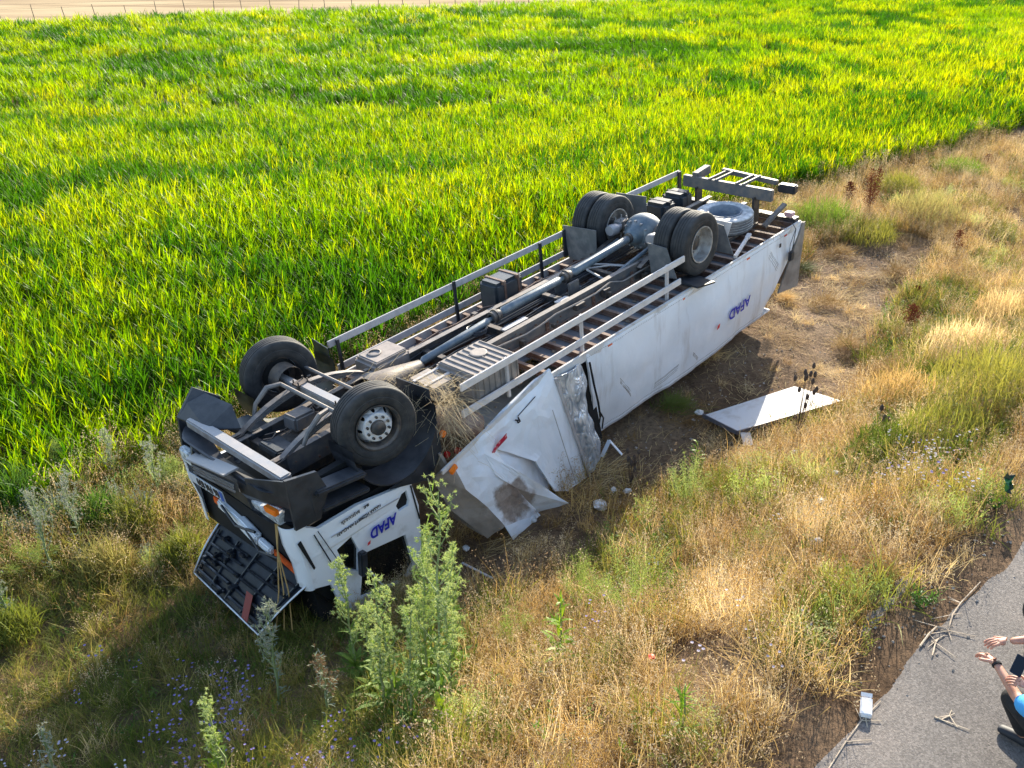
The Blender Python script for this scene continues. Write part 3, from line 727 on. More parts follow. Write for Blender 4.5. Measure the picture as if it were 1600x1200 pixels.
coil((2.62, .02, -.22), .15, 5)
m = MB()
for i in range(10):
    y = rng.uniform(-.33, .33); pts = [(1.3+k*.9, y+rng.uniform(-.04, .04), -.36+rng.uniform(-.04, .03)) for k in range(8)]; m.tube(pts, rng.choice([.007, .010, .014]), 5)
tag(m.build('cable_run', M_plastic, T, smooth=True), kind='stuff')

# ---- bumper beam and plastic bumper
m = MB(); m.bar((-1.38, 1.02, -.06), (-1.40, -1.12, -.02), .15, .12); m.build('bumper_crossbar', M_beamf, T, bevel=.018)
M_bump = M_plastic
def bumper_pt(y, z):
    a = max(0, abs(y)-.80); x = -1.62+.9*a*a/.2*.35+.10*(z+.3)**2
    return (x, y, z)
ysb = [-1.28+i*2.56/28 for i in range(29)]
zz = [-.10, -.22, -.36, -.50, -.62]
def bfn(y, z, d): p = bumper_pt(y, z); return Vector((p[0]+d, p[1], p[2]))
outer = [(y, -.16-.0*abs(y)) for y in ysb]+[(1.28, -.40)]+[(y, -.60) for y in ysb[::-1]]+[(-1.28, -.40)]
h1 = [(-.36, -.22), (-.36, -.40), (.66, -.44), (.66, -.22)]; h2 = [(-1.08, -.38), (-1.04, -.56), (-.52, -.57), (-.48, -.42)]; h3 = [(.78, -.40), (.80, -.56), (1.10, -.55), (1.14, -.38)]
m = MB(); m.plate([outer, h1, h2, h3], bfn, .03); m.build('front_bumper', M_bump, T)
for s_, nm in ((-1, 'near'), (1, 'far')):
    y0 = 1.28*s_
    q = [(-1.50, y0*.985, .08 if s_ < 0 else .0), (-1.12, y0, .0), (-1.02, y0, -.30), (-1.20, y0, -.60), (-1.52, y0*.99, -.58)] if s_ < 0 else [(-1.45, y0*.985, -.05), (-1.15, y0, .24), (-.95, y0*.8, .10), (-.95, y0, -.42), (-1.22, y0, -.60), (-1.52, y0*.99, -.58)]
    tri_panel('bumper_corner', q, [tuple(range(len(q)))], M_bump, .04, (0, -s_, 0))
tri_panel('bumper_corner', [(-1.62, -.55, -.12), (-1.50, -1.26, .07), (-1.50, -1.27, -.30), (-1.62, -.60, -.34)], [(0, 1, 2, 3)], M_bump, .02, (1, 0, 0))
tri_panel('far_wing_panel', [(-1.45, 1.22, -.05), (-1.30, 1.20, .10), (-1.10, 1.05, .20), (-1.05, .50, .20), (-1.12, .28, -.02), (-1.40, .62, -.02)], [(0, 1, 2, 3, 4, 5)], M_bump, .02, (0, 0, -1), label='torn plastic wing standing up at the far front corner')
# step plate, grille mesh, number plate
m = MB(); m.bar((-1.66, .60, -.25), (-1.66, -.36, -.09), .20, .025); m.build('bumper_step', M_beamf, T, bevel=.006)
m = MB()
for i in range(34):
    y = -.34+i*.030
    for k in range(3):
        z = -.345+(.12-y)*.15-k*.045; m.box((-1.672, y+(k % 2)*.015, z), (.010, .014, .034), (.5, 0, 0))
m.build('grille_mesh', M_beamf, T)
m = MB(); m.add([(-1.662, .72, -.38), (-1.662, -.42, -.21), (-1.655, -.42, -.36), (-1.655, .72, -.53)], [(0, 1, 2, 3)]); m.build('grille_backing', M_plastic, T)
m = MB(); m.add([(-1.650, .78, -.53), (-1.650, -.02, -.49), (-1.640, -.02, -.64), (-1.640, .78, -.68), (-1.64, .78, -.53), (-1.64, -.02, -.49), (-1.63, -.02, -.64), (-1.63, .78, -.68)], [(0, 1, 2, 3), (7, 6, 5, 4), (0, 4, 5, 1), (1, 5, 6, 2), (2, 6, 7, 3), (3, 7, 4, 0)])
pl = m.build('number_plate', M_plate, T); pl.location = (-.045, 0, -.02)
m = MB(); m.add([(-1.656, .06, -.497), (-1.656, -.015, -.494), (-1.646, -.015, -.636), (-1.646, .06, -.639)], [(0, 1, 2, 3)]); m.build('plate_band', M_eu, pl)
text_obj('plate_lettering', '06 FM 839', .155, M_ink, pl, (-1.654, .085, -.515), (0, 1, -.05), (.07, 0, -1), sx=.80, bold=.004)
m = MB(); m.add([(-1.60, -1.06, -.42), (-1.60, -.50, -.46), (-1.57, -.52, -.60), (-1.57, -1.02, -.60), (-1.48, -1.06, -.42), (-1.48, -.50, -.46), (-1.48, -.52, -.60), (-1.48, -1.02, -.60)], [(0, 1, 2, 3), (7, 6, 5, 4), (0, 4, 5, 1), (1, 5, 6, 2), (2, 6, 7, 3), (3, 7, 4, 0)])
hl = m.build('headlight', M_lamp, T, bevel=.012)
m = MB(); m.add([(-1.61, -1.05, -.36), (-1.62, -.82, -.38), (-1.62, -.86, -.45), (-1.61, -1.05, -.44), (-1.55, -1.05, -.36), (-1.55, -.82, -.38), (-1.55, -.86, -.45), (-1.55, -1.05, -.44)], [(0, 1, 2, 3), (7, 6, 5, 4), (0, 4, 5, 1), (1, 5, 6, 2), (2, 6, 7, 3), (3, 7, 4, 0)])
m.build('indicator_lamp', M_orange, hl, bevel=.01)
m = MB(); m.bx(-1.60, -1.5, .78, 1.14, -.58, -.38); m.build('headlight', M_lamp, T, bevel=.02)

# ---- steps and wheel arch on the near side
for k, (x0, x1, z, y) in enumerate(((-1.20, -.52, -.32, -1.20), (-1.16, -.50, -.56, -1.18))):
    m = MB(); m.bar((x0, y, z+.06), (x1, y, z-.04), .26, .07); m.build('cab_step', M_plastic, T, bevel=.02)
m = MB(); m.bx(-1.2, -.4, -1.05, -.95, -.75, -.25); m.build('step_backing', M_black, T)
for y0, y1 in ((-1.27, -.80), (.80, 1.27)):
    rows = []
    for y in (y0, (y0+y1)/2, y1):
        rows.append([(.02+math.cos(a)*.64, y, -.10+math.sin(a)*(.66)) for a in [R(-186+i*12) for i in range(17)]])
    m = MB(); m.sheet(rows, .02, (0, 0, -1)); m.build('wheel_arch', M_plastic, T, smooth=True)
tri_panel('wheel_arch_panel', [(.20, -1.26, -.78), (.62, -1.24, -.45), (.66, -1.24, -.02), (.70, -1.22, -.72), (.45, -1.22, -1.05), (-.2, -1.26, -.80)], [(0, 1, 2, 3, 4, 5)], M_plastic, .03, (0, 1, 0))
flap([(.68, -.52, .10), (.72, -1.10, .10), (.74, -1.12, -.78), (.70, -.55, -.75)], M_plastic)
flap([(.72, 1.36, .10), (.66, .90, .10), (.68, .95, -.42), (.72, 1.32, -.42)], M_plastic)
for (x, z, m_) in ((.78, -.55, M_orange), (.80, -.88, M_red), (.98, -.92, M_red)):
    m = MB(); m.tube([(x, -1.16, z), (x, -1.20, z)], .045, 12); m.build('lamp', m_, T, smooth=True)

# ---- cab (tilted forward on its hinge, roof crushed)
side = [(-1.50, -.60), (-1.40, -.63), (-1.22, -.77), (-.65, -.79), (.14, -.92), (.20, -1.3), (.16, -2.1), (-.05, -2.50), (-.95, -2.30), (-1.14, -2.05), (-1.22, -1.62), (-1.44, -1.52), (-1.50, -1.1)]
hq = [(-1.05, -1.20), (-.82, -1.15), (-.76, -1.40), (-.82, -1.70), (-.98, -1.55)]
hw = [(-.70, -1.50), (-.06, -1.62), (0, -2.15), (-.16, -2.32), (-.86, -2.12)]
hs = [(-.02, -1.0), (.06, -.99), (.075, -1.16), (.05, -1.22), (-.10, -1.22), (-.13, -1.12)]
for s_ in (-1, 1):
    m = MB(); m.plate([side, hq[::-1], hw[::-1]]+([hs[::-1]] if s_ < 0 else []), lambda a, b, d, s_=s_: Vector((a, s_*(1.215+.05*min(0, b+1.3)-.02*math.cos((a+.7)*2)-d), b)), .05)
    cs = m.build('cab_side', M_cabw, T)
    m = MB(); m.plate([[(-1.10, -1.12), (-.70, -1.10), (-.02, -1.22), (.05, -2.2), (-.1, -2.36), (-.95, -2.2)]], lambda a, b, d, s_=s_: Vector((a, s_*(1.155+.05*min(0, b+1.3)-d), b)), .008); m.build('window_glass', M_glass, T)
    if s_ < 0:
        m = MB(); m.plate([[(-.15, -.98), (.10, -.96), (.10, -1.24), (-.15, -1.24)]], lambda a, b, d: Vector((a, -1.17+d, b)), .02); m.build('vent_recess', M_black, T)
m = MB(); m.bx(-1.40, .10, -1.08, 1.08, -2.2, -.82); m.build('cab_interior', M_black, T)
rows = [[(.18, -1.17+2.34*j/8, z) for j in range(9)] for z in (-.92, -1.5, -2.1)]
m = MB(); m.sheet(rows, -.04, (1, 0, 0)); m.build('cab_rear_wall', M_cabw, T)
rows = [[(x, -1.12+2.24*j/8, z+.03*math.sin(j*2.1+x*4)) for j in range(9)] for x, z in ((-.95, -2.28), (-.5, -2.38), (-.05, -2.46))]
m = MB(); m.sheet(rows, .03, (0, 0, 1)); m.build('cab_roof', M_cabw, T)
rows = [[(x, -1.14+2.28*j/8, z) for j in range(9)] for x, z in ((-1.46, -1.56), (-1.30, -1.85), (-1.02, -2.22))]
m = MB(); m.sheet(rows, .02, (1, 0, 0)); m.build('windscreen', M_glass, T)
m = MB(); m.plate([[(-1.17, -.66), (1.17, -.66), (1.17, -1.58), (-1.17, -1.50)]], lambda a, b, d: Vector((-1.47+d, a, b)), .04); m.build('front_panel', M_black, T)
# rounded white corner pillars in front
for s_ in (-1, 1):
    rows = []
    for z in (-.58, -.85, -1.15, -1.52):
        rows.append([(-1.50-.10*math.sin(a)+(0 if z > -1 else .05), s_*(1.05+.165*math.cos(a)), z) for a in [R(i*12) for i in range(9)]])
    m = MB(); m.sheet(rows, -.02*s_, (0, 1, 0)); cp = m.build('corner_pillar', M_cabw, T, smooth=True)
m = MB(); m.plate([[(-1.53, -.78), (-1.48, -.76), (-1.385, -1.22), (-1.41, -1.24)]], lambda a, b, d: Vector((a, -1.228-d, b)), .010); m.build('air_slot', M_black, T, bevel=.004)
m = MB(); m.bar((-1.30, -1.224, -.80), (-1.17, -1.222, -1.30), .006, .014); m.bar((-1.245, -1.226, -.78), (-1.02, -1.226, -1.52), .004, .010); m.bar((.125, -1.226, -.95), (.175, -1.226, -1.5), .006, .02); m.build('door_gap', M_black, T)
m = MB(); m.bar((-1.10, -1.228, -.965), (-.08, -1.228, -1.02), .006, .012); m.build('door_crease', M_guard, T)
m = MB(); m.box((-.79, -1.27, -1.55), (.10, .10, .34), (0, .15, 0)); m.build('mirror_housing', M_plastic, T, bevel=.02)
m = MB(); m.tube([(-.72, -1.25, -1.70), (-.58, -1.27, -2.05)], .010, 6); m.build('mirror_arm', M_rim, T)
text_obj('lettering', 'AFAD', .20, M_blue, T, (-.17, -1.238, -1.185), (-1, 0, -.03), (-.12, 0, -1), bold=.006, shear=.2, sx=.80)
m = MB(); m.plate([[(0, 0), (.045, .01), (.06, .05), (.015, .045)]], lambda a, b, d: Vector((-.60-a, -1.240-d, -1.33-b)), .002); m.build('logo_mark', M_redp, T)
text_obj('lettering', 'HASAR HİZMETİ ARAÇLARI', .058, M_ink, T, (-.36, -1.232, -.93), (-1, 0, -.06), (0, 0, -1), bold=.001, sx=.92)
text_obj('lettering', 'BAŞKANLIĞI', .060, M_ink, T, (-.66, -1.232, -.835), (-1, 0, -.03), (0, 0, -1), bold=.001, sx=.8)
text_obj('lettering', '06-51', .05, M_ink, T, (-.52, -1.232, -.825), (-1, 0, -.06), (0, 0, -1), bold=.003, sx=.7)
# dash mechanism, orange strip and the open front flap
m = MB(); m.bar((-1.50, .62, -1.06), (-1.50, .12, -1.14), .08, .14); m.bar((-1.53, .08, -1.08), (-1.53, -.28, -1.20), .10, .18); m.bar((-1.53, -.30, -1.20), (-1.53, -.55, -1.24), .08, .12); m.build('heater_housing', M_cabw, T, bevel=.02)
m = MB(); m.tube([(-1.56, .45, -1.0), (-1.60, .1, -1.12), (-1.56, -.3, -1.05)], .018, 6); m.tube([(-1.58, -.1, -1.1), (-1.62, -.4, -1.25), (-1.58, -.75, -1.2)], .014, 6); m.build('wiper_linkage', M_plastic, T)
m = MB(); m.bar((-1.50, -.55, -1.27), (-1.51, -1.16, -1.36), .03, .10); m.bar((-1.51, .72, -1.05), (-1.51, .60, -1.06), .03, .10); m.build('orange_trim', M_orangep, T, bevel=.006)
M_ribs = pm('flap_rib_plastic', (.010, .013, .018), .3, col2=(.03, .035, .045), scale=9, bump=.1)
ha, hb, hc, hd = Vector((-1.46, .95, -1.60)), Vector((-1.44, -1.18, -1.42)), Vector((-2.12, -.92, -1.90)), Vector((-1.97, .92, -2.07))
def flp(u, v, d=0):
    p = ha.lerp(hb, u).lerp(hd.lerp(hc, u), v); n = -(hb-ha).cross(hd-ha).normalized(); return p+n*(.03*math.sin(v*3.1)+d)
m = MB(); m.sheet([[flp(i/16, j/8) for i in range(17)] for j in range(9)], .015, (.4, 0, -1)); fl_ = m.build('front_flap', M_glossb if False else pm('black_inner_panel', (.006, .008, .013), .38, col2=(.014, .018, .026), scale=7, spec=.25), T, smooth=True, label='black front flap hanging open from the cab nose')
m = MB()
for v in (.18, .36, .54, .72, .88):
    for u0, u1 in ((.05, .45), (.52, .95)): m.bar(flp(u0, v, .03), flp(u1, v, .03), .03, .035)
for u in (.05, .28, .5, .72, .95): m.bar(flp(u, .06, .03), flp(u, .95, .03), .035, .03)
m.build('flap_ribs', M_ribs, fl_, bevel=.008)
m = MB()
for i in range(16):
    u, v = rng.uniform(.08, .9), rng.uniform(.08, .9); m.box(flp(u, v, .035), (rng.uniform(.04, .14), rng.uniform(.03, .12), .05), (0, .3, .1))
tag(m.build('flap_fittings', M_ribs, fl_, bevel=.01), kind='stuff')
m = MB(); pts = [flp(0, v/10, .015) for v in range(11)]+[flp(u/12, 1, .015) for u in range(1, 13)]+[flp(1, 1-v/10, .015) for v in range(1, 11)]
m.tube(pts, .011, 6); m.build('flap_edge', M_rim, fl_, smooth=True)
tri_panel('red_wire_cover', [flp(.66, .62, .05), flp(.74, .62, .05), flp(.86, .97, .05), flp(.78, .97, .05)], [(0, 1, 2, 3)], pm('dark_red_plastic', (.20, .02, .015), .5), .01, (0, 0, 1))
for i in range(3):
    m = MB(); m.tube([(-1.50, -.80-.03*i, -.62), (-1.60, -.86, -1.0), (-1.75+.04*i, -.92-.04*i, -1.5), (-1.9+.06*i, -.9-.08*i, -2.0)], .008, 5); m.build('hanging_wire', pm('straw_yellow_wire_%d' % i, (.42, .27, .10), .7), T)

# small fittings: bolts, brackets, pipes, dried mud on the chassis
m = MB()
for i in range(150):
    x = rng.uniform(-1.1, 9.2)
    if 8.0 < x < 9.2: continue
    s_ = rng.choice((-1, 1)); y = s_*.42+rng.choice((.012, -.012)); z = rng.uniform(-.47, -.25); m.tube([(x, y-.012, z), (x, y+.012, z)], rng.uniform(.010, .017), 6)
tag(m.build('rail_bolts', M_rust, T), kind='stuff')
m = MB()
for i in range(34):
    x = rng.uniform(1.2, 7.6); y = rng.choice((-1, 1))*rng.uniform(.47, .60); m.box((x, y, rng.uniform(-.50, -.28)), (rng.uniform(.04, .22), rng.uniform(.03, .10), rng.uniform(.03, .16)))
tag(m.build('rail_fittings', M_dark, T, bevel=.006), kind='stuff')
for yy in (-.50, -.36, .36, .50, .56):
    m = MB(); pts = []; x = 1.2
    while x < 8.0: pts.append((x, yy+rng.uniform(-.02, .02), -.30+rng.uniform(-.05, .06))); x += rng.uniform(.2, .6)
    m.tube(pts, rng.choice((.008, .012, .016)), 6); m.build('air_line', rng.choice((M_plastic, M_rust, M_steel)), T, smooth=True)
m = MB()
for i in range(200):
    x = rng.uniform(1.1, 9.6); y = rng.uniform(-1.2, 1.2); d = rng.uniform(.012, .05); c = Vector((x, y, -.675+d*.2)); o_ = len(m.v)
    for v in ((1, 0, 0), (0, 1, 0), (-1, 0, 0), (0, -1, 0), (0, 0, .7)): m.v.append(tuple(c+Vector(v)*d+Vector((rng.uniform(-.3, .3), rng.uniform(-.3, .3), 0))*d))
    m.f += [(o_+a, o_+b_, o_+4) for a, b_ in ((0, 1), (1, 2), (2, 3), (3, 0))]
tag(m.build('dried_mud', pm('dried_mud', (.20, .145, .10), .95, col2=(.30, .23, .17), scale=4), T), kind='stuff')
# ---- tanks and boxes on the chassis
def ribbed_box(name, c, d, m_, nr=8, strap=0):
    m = MB(); m.box(c, d); o = m.build(name, m_, T, bevel=.045)
    m = MB(); x0 = c[0]-d[0]/2
    for i in range(nr):
        x = x0+d[0]*(i+.7)/(nr+.4); m.box((x, c[1], c[2]+d[2]/2+.004), (.022, d[1]*.84, .024)); m.box((x, c[1]-d[1]/2-.004, c[2]-.02), (.022, .024, d[2]*.8))
    m.build('tank_rib', m_, o, bevel=.006)
    return o
tk = ribbed_box('fuel_tank', (1.85, -.78, -.31), (.88, .76, .50), M_tank, 8)
m = MB(); m.lathe([(0, .12), (.02, .12), (.025, .10), (.025, 0)], c=(1.95, -.72, -.058), axis='z', seg=20); m.build('tank_cap', M_tank, tk)
m = MB(); m.box((1.18, -.60, -.22), (.36, .52, .20)); bx_ = m.build('battery_box', M_tank, T, bevel=.02)
for y in (-.48, -.70):
    m = MB(); m.box((1.20, y, -.115), (.44, .045, .02)); m.build('strap', M_guard, bx_)
fb = ribbed_box('compressor_box', (1.28, .55, -.26), (.62, .52, .26), M_tank, 0)
m = MB(); m.box((1.30, .55, -.126), (.52, .40, .012)); m.build('box_lid', M_tank, fb, bevel=.005)
m = MB(); m.lathe([(0, .10), (.015, .10), (.02, .08)], c=(1.2, .6, -.12), axis='z', seg=18); m.build('box_cap', M_tank, fb)
m = MB(); m.tube([(.78, -.85, -.42), (1.3, -.92, -.72), (1.5, -.95, -.9)], [.16, .2, .2], 16); m.build('silencer', pm('rusty_silencer', (.24, .15, .12), .7, col2=(.36, .26, .22), scale=5, dust=.5, dustcol=(.42, .34, .29)), T, smooth=True)
at_ = MB(); at_.box((3.95, .80, -.33), (.62, .42, .62)); ab = at_.build('air_dryer_box', M_air, T, bevel=.05)
for x, m_ in ((3.83, M_rust), (4.14, M_rust)):
    m = MB(); m.box((x, .80, -.33), (.06, .44, .645)); m.build('strap', m_, ab, bevel=.01)
for x, y in ((8.25, .78), (8.85, .80)):
    m = MB(); m.box((x, y, -.26), (.42, .46, .42)); q = m.build('air_tank', M_air, T, bevel=.06)
    m = MB(); m.box((x, y, -.26), (.04, .475, .435)); m.build('strap', M_plastic, q, bevel=.01)
m = MB(); m.box((4.62, -.14, -.30), (.25, .04, .34)); m.box((4.62, .14, -.30), (.25, .04, .34)); m.box((4.62, 0, -.44), (.25, .3, .03)); m.build('shaft_bearing_bracket', M_steel, T, bevel=.01)
m = MB(); m.box((3.15, -.24, -.24), (.5, .09, .015)); m.box((4.2, -.26, -.26), (.26, .10, .02)); m.build('bracket', M_guardn, T)
# ---- driveshaft
def shaft(x0, x1, z0, z1, r, name='driveshaft'):
    m = MB(); m.tube([(x0, 0, z0), (x0+.08, 0, z0), (x0+.12, 0, z0+(z1-z0)*.1), (x1-.12, 0, z1-(z1-z0)*.1), (x1-.08, 0, z1), (x1, 0, z1)], [r*.6, r*.6, r, r, r*.6, r*.6], 18); return m.build(name, M_shaft, T, smooth=True)
shaft(1.45, 2.95, -.22, -.13, .055); shaft(3.05, 4.55, -.10, -.08, .062); shaft(4.70, 6.32, -.08, .02, .066)
for x, z in ((3.0, -.115), (4.62, -.08), (6.30, .02)):
    m = MB(); m.lathe([(-.09, .05), (-.08, .085), (-.02, .085), (-.015, .105), (.02, .105), (.03, .08), (.09, .075), (.1, .04)], c=(x, 0, z), axis='x', seg=18); m.build('shaft_joint', M_dark, T, smooth=True)
# ---- rear axle
m = MB(); m.tube([(6.66, -.92, 0), (6.66, -.45, .0), (6.66, -.28, .02)], [.085, .095, .16], 16); m.tube([(6.66, .28, .02), (6.66, .45, 0), (6.66, .92, 0)], [.16, .095, .085], 16); m.build('rear_axle_tube', M_dark, T, smooth=True)
m = MB()
sp = bpy.data.meshes.new('x'); b2 = bmesh.new(); bmesh.ops.create_uvsphere(b2, u_segments=24, v_segments=16, radius=1)
vs = [(6.68+v.co.x*.31, v.co.y*.35, .0+v.co.z*.31) for v in b2.verts]; fs = [tuple(v.index for v in f.verts) for f in b2.faces]; b2.free()
m.add(vs, fs); m.lathe([(-.40, .09), (-.36, .13), (-.30, .15), (-.15, .24), (-.05, .26)], c=(6.66, 0, .02), axis='x', seg=24); m.build('differential', M_shaft, T, smooth=True)
m = MB()
for i in range(12): a = i*math.pi/6; m.tube([(6.42, math.cos(a)*.235, .02+math.sin(a)*.235), (6.47, math.cos(a)*.235, .02+math.sin(a)*.235)], .016, 6)
m.build('differential_bolts', M_beamf, T)
for y in (-.42, .42):
    m = MB(); m.tube([(6.26, y, .06), (6.30, y, .06), (6.44, y, .04)], [.085, .10, .095], 18); m.tube([(6.44, y, .04), (6.60, y, .04)], [.07, .06], 12); m.build('brake_chamber', pm('pale_brake_chamber', (.36, .35, .36), .45, metal=.3), T, smooth=True)
    for k in range(4):
        m = MB(); pr = [(6.66+t*.80*(1-.16*k), .02-.16-.03*k-.14*abs(t)**2*(1-.16*k)) for t in [-1+i/5 for i in range(11)]]
        for i in range(10): m.bar((pr[i][0], y*1.15, pr[i][1]), (pr[i+1][0], y*1.15, pr[i+1][1]), .085, .026)
        m.build('spring_leaf', M_dark, T)
    m = MB(); m.box((6.66, y*1.12, .10), (.22, .15, .05)); 
    for a in (-.08, .08):
        for b_ in (-.055, .055): m.tube([(6.66+a, y*1.12+b_, -.2), (6.66+a, y*1.12+b_, .19)], .012, 6)
    m.build('axle_clamp', M_beamf, T)
    m = MB(); m.tube([(6.0, y*.92, -.30), (6.0, y*1.15, -.32)], .07, 14); m.box((5.98, y, -.38), (.22, .04, .3), (0, .6, 0)); m.build('spring_hanger', M_dark, T, bevel=.008)
    m = MB(); m.bar((5.35, y*.8, -.28), (6.4, y*.8, -.12), .06, .05); m.build('torque_rod', M_shaft, T, bevel=.01)
m = MB(); m.tube([(5.25, -.3, -.32), (5.25, .1, -.22), (5.5, .25, -.24), (5.7, .1, -.28), (5.9, -.25, -.30)], .018, 6); m.tube([(5.4, .3, -.3), (5.6, -.1, -.22), (5.9, -.3, -.30)], .014, 6); m.build('air_hose', M_guard, T, smooth=True)
# ---- spare wheel lying flat
sw = empty('spare_wheel', (8.66, -.36, -.33), (R(90), 0, R(20)), T)
sw.rotation_euler = (R(92), R(-2), 0)
tyre_mesh(True).build('tyre', M_tyred, sw, smooth=True)
m = MB(); m.lathe([(.152, .306), (.150, .286), (.10, .272), (-.04, .262), (-.08, .20), (-.09, .0), (-.11, 0), (-.10, .21), (-.12, .27), (-.14, .302), (-.12, .286), (.1, .29)], seg=36, close=True); m.build('rim', pm('dusty_spare_rim', (.17, .20, .25), .6, col2=(.26, .28, .31), scale=6), sw, smooth=True)
m = MB(); m.bx(8.0, 9.2, -.75, -.68, -.56, -.50); m.bx(8.0, 9.2, -.05, .02, -.56, -.50); m.build('spare_carrier', M_dark, T)
# ---- rear cross beams
m = MB(); m.bar((9.32, .96, .02), (9.32, -.95, .0), .10, .22); m.build('rear_crossbeam', M_steel, T, bevel=.012)
m = MB(); m.bar((9.30, .70, .12), (9.75, .70, .16), .14, .16); m.build('rear_bracket', M_steel, T, bevel=.012)
for y in (.36, .22, -.22, -.36):
    m = MB(); m.bar((9.25, y, .13), (9.90, y, .12), .04, .05); m.build('rear_bracket', M_steel, T, bevel=.006)
m = MB(); m.bar((9.90, .46, .12), (9.90, -.72, .05), .09, .09); m.build('underrun_bar', M_steel, T, bevel=.012)
m = MB(); m.box((9.88, -.95, -.02), (.16, .34, .16)); m.build('tail_lamp_housing', M_plastic, T, bevel=.02)
for y in (.62, -.62):
    m = MB(); m.bx(9.20, 9.42, y-.02, y+.02, -.56, -.05); m.build('rear_upright', M_dark, T, bevel=.008)
m = MB(); m.bx(9.66, 9.84, -1.24, 1.24, -.66, -.50); m.build('rear_sill', M_plastic, T, bevel=.01)
m = MB(); m.bar((9.05, -.95, -.50), (9.55, -1.08, -.20), .09, .05); m.build('rear_bracket', M_steel, T)
m = MB(); m.box((9.72, -1.10, -.44), (.14, .16, .09)); m.build('lamp', pm('pale_red_lens', (.55, .35, .38), .3), T, bevel=.015)
m = MB(); m.tube([(9.50, -1.27, -.50), (9.50, -1.36, -.62), (9.42, -1.37, -.9), (9.38, -1.37, -1.0)], .008, 5); m.tube([(9.50, -1.36, -.60), (9.30, -1.37, -.85), (9.30, -1.37, -1.0)], .006, 5); q = m.build('hanging_cable', M_ink, T)
m = MB(); m.box((9.34, -1.385, -1.08), (.14, .07, .20)); m.build('control_box', M_plastic, q, bevel=.025)
# ------------------------------------------------------------------ vegetation
Mti = Mt.inverted()
def under_truck(x, y, pad=0.):
    p = Mti @ Vector((x, y, .6)); return -1.35-pad < p.x < 9.6+pad and abs(p.y) < 1.15+pad
M_crop = leafmat('crop_leaf', [(0, (.085, .20, .002)), (.3, (.13, .26, .002)), (.6, (.18, .30, .003)), (.9, (.22, .33, .004)), (1, (.28, .36, .006))], trans=.60, tcol=(1.55, 1.35, .4), rough=.42,
                 wscale=.11, wstops=[(.34, (.60, .78, .7)), (.5, (1.05, 1.05, .9)), (.66, (1.5, 1.22, 1.0))], gloss=.14)
M_straw = leafmat('straw', [(0, (.26, .16, .05)), (.3, (.48, .33, .12)), (.65, (.66, .49, .21)), (1, (.84, .70, .42))], trans=.45, rough=.7, wscale=.6, wstops=[(.32, (.60, .48, .38)), (.52, (1, .95, .85)), (.7, (1.3, 1.18, 1.0))], gloss=.15)
M_seed = leafmat('seed_head', [(0, (.30, .19, .10)), (.5, (.50, .36, .21)), (1, (.68, .54, .34))], trans=.35, rough=.8, gloss=.1)
M_olive = leafmat('olive_grass', [(0, (.085, .125, .022)), (.4, (.165, .195, .04)), (.75, (.28, .265, .07)), (1, (.42, .34, .13))], trans=.45, tcol=(1.2, 1.15, .6), rough=.6, gloss=.2)
M_green = leafmat('weed_green', [(0, (.045, .11, .025)), (.5, (.09, .18, .035)), (1, (.16, .25, .05))], trans=.45, tcol=(1.2, 1.2, .5), rough=.55, gloss=.25)
M_pale = leafmat('pale_green_weed', [(0, (.28, .35, .10)), (.5, (.42, .50, .20)), (1, (.56, .60, .32))], trans=.45, tcol=(1.1, 1.1, .6), rough=.7, gloss=.15)
M_grey = leafmat('grey_green_weed', [(0, (.17, .21, .15)), (1, (.32, .36, .27))], trans=.3, rough=.8, gloss=.1)
M_bright = leafmat('bright_leaf', [(0, (.16, .30, .02)), (1, (.30, .42, .04))], trans=.5, tcol=(1.3, 1.2, .4), rough=.45, gloss=.3)

M_yel2 = leafmat('mustard_weed', [(0, (.24, .22, .05)), (1, (.42, .36, .12))], trans=.45, rough=.7, gloss=.1)
M_fresh = leafmat('fresh_green_grass', [(0, (.10, .19, .03)), (1, (.18, .27, .05))], trans=.45, tcol=(1.2, 1.15, .5), rough=.6, gloss=.15)
def crop_plant(seed):
    r = random.Random(seed); m = MB(); h = r.uniform(.40, .52)
    m.tube([(0, 0, -.05), (0, 0, h*.6), (r.uniform(-.02, .02), r.uniform(-.02, .02), h)], [.012, .009, .004], 4, cap=False)
    n = r.randint(10, 12); a0 = r.uniform(0, 6.28)
    for i in range(n):
        t = i/(n-1); a = a0+i*2.6+r.uniform(-.3, .3)
        blade(m, (0, 0, h*(.12+.85*t)), a, r.uniform(.15, .5)*(1.1-.7*t), r.uniform(.36, .56)*(1-.15*t), r.uniform(.017, .027), 5, r.uniform(.5, 1.35)*(1.15-.5*t), .05, r.uniform(-.4, .4))
    return m
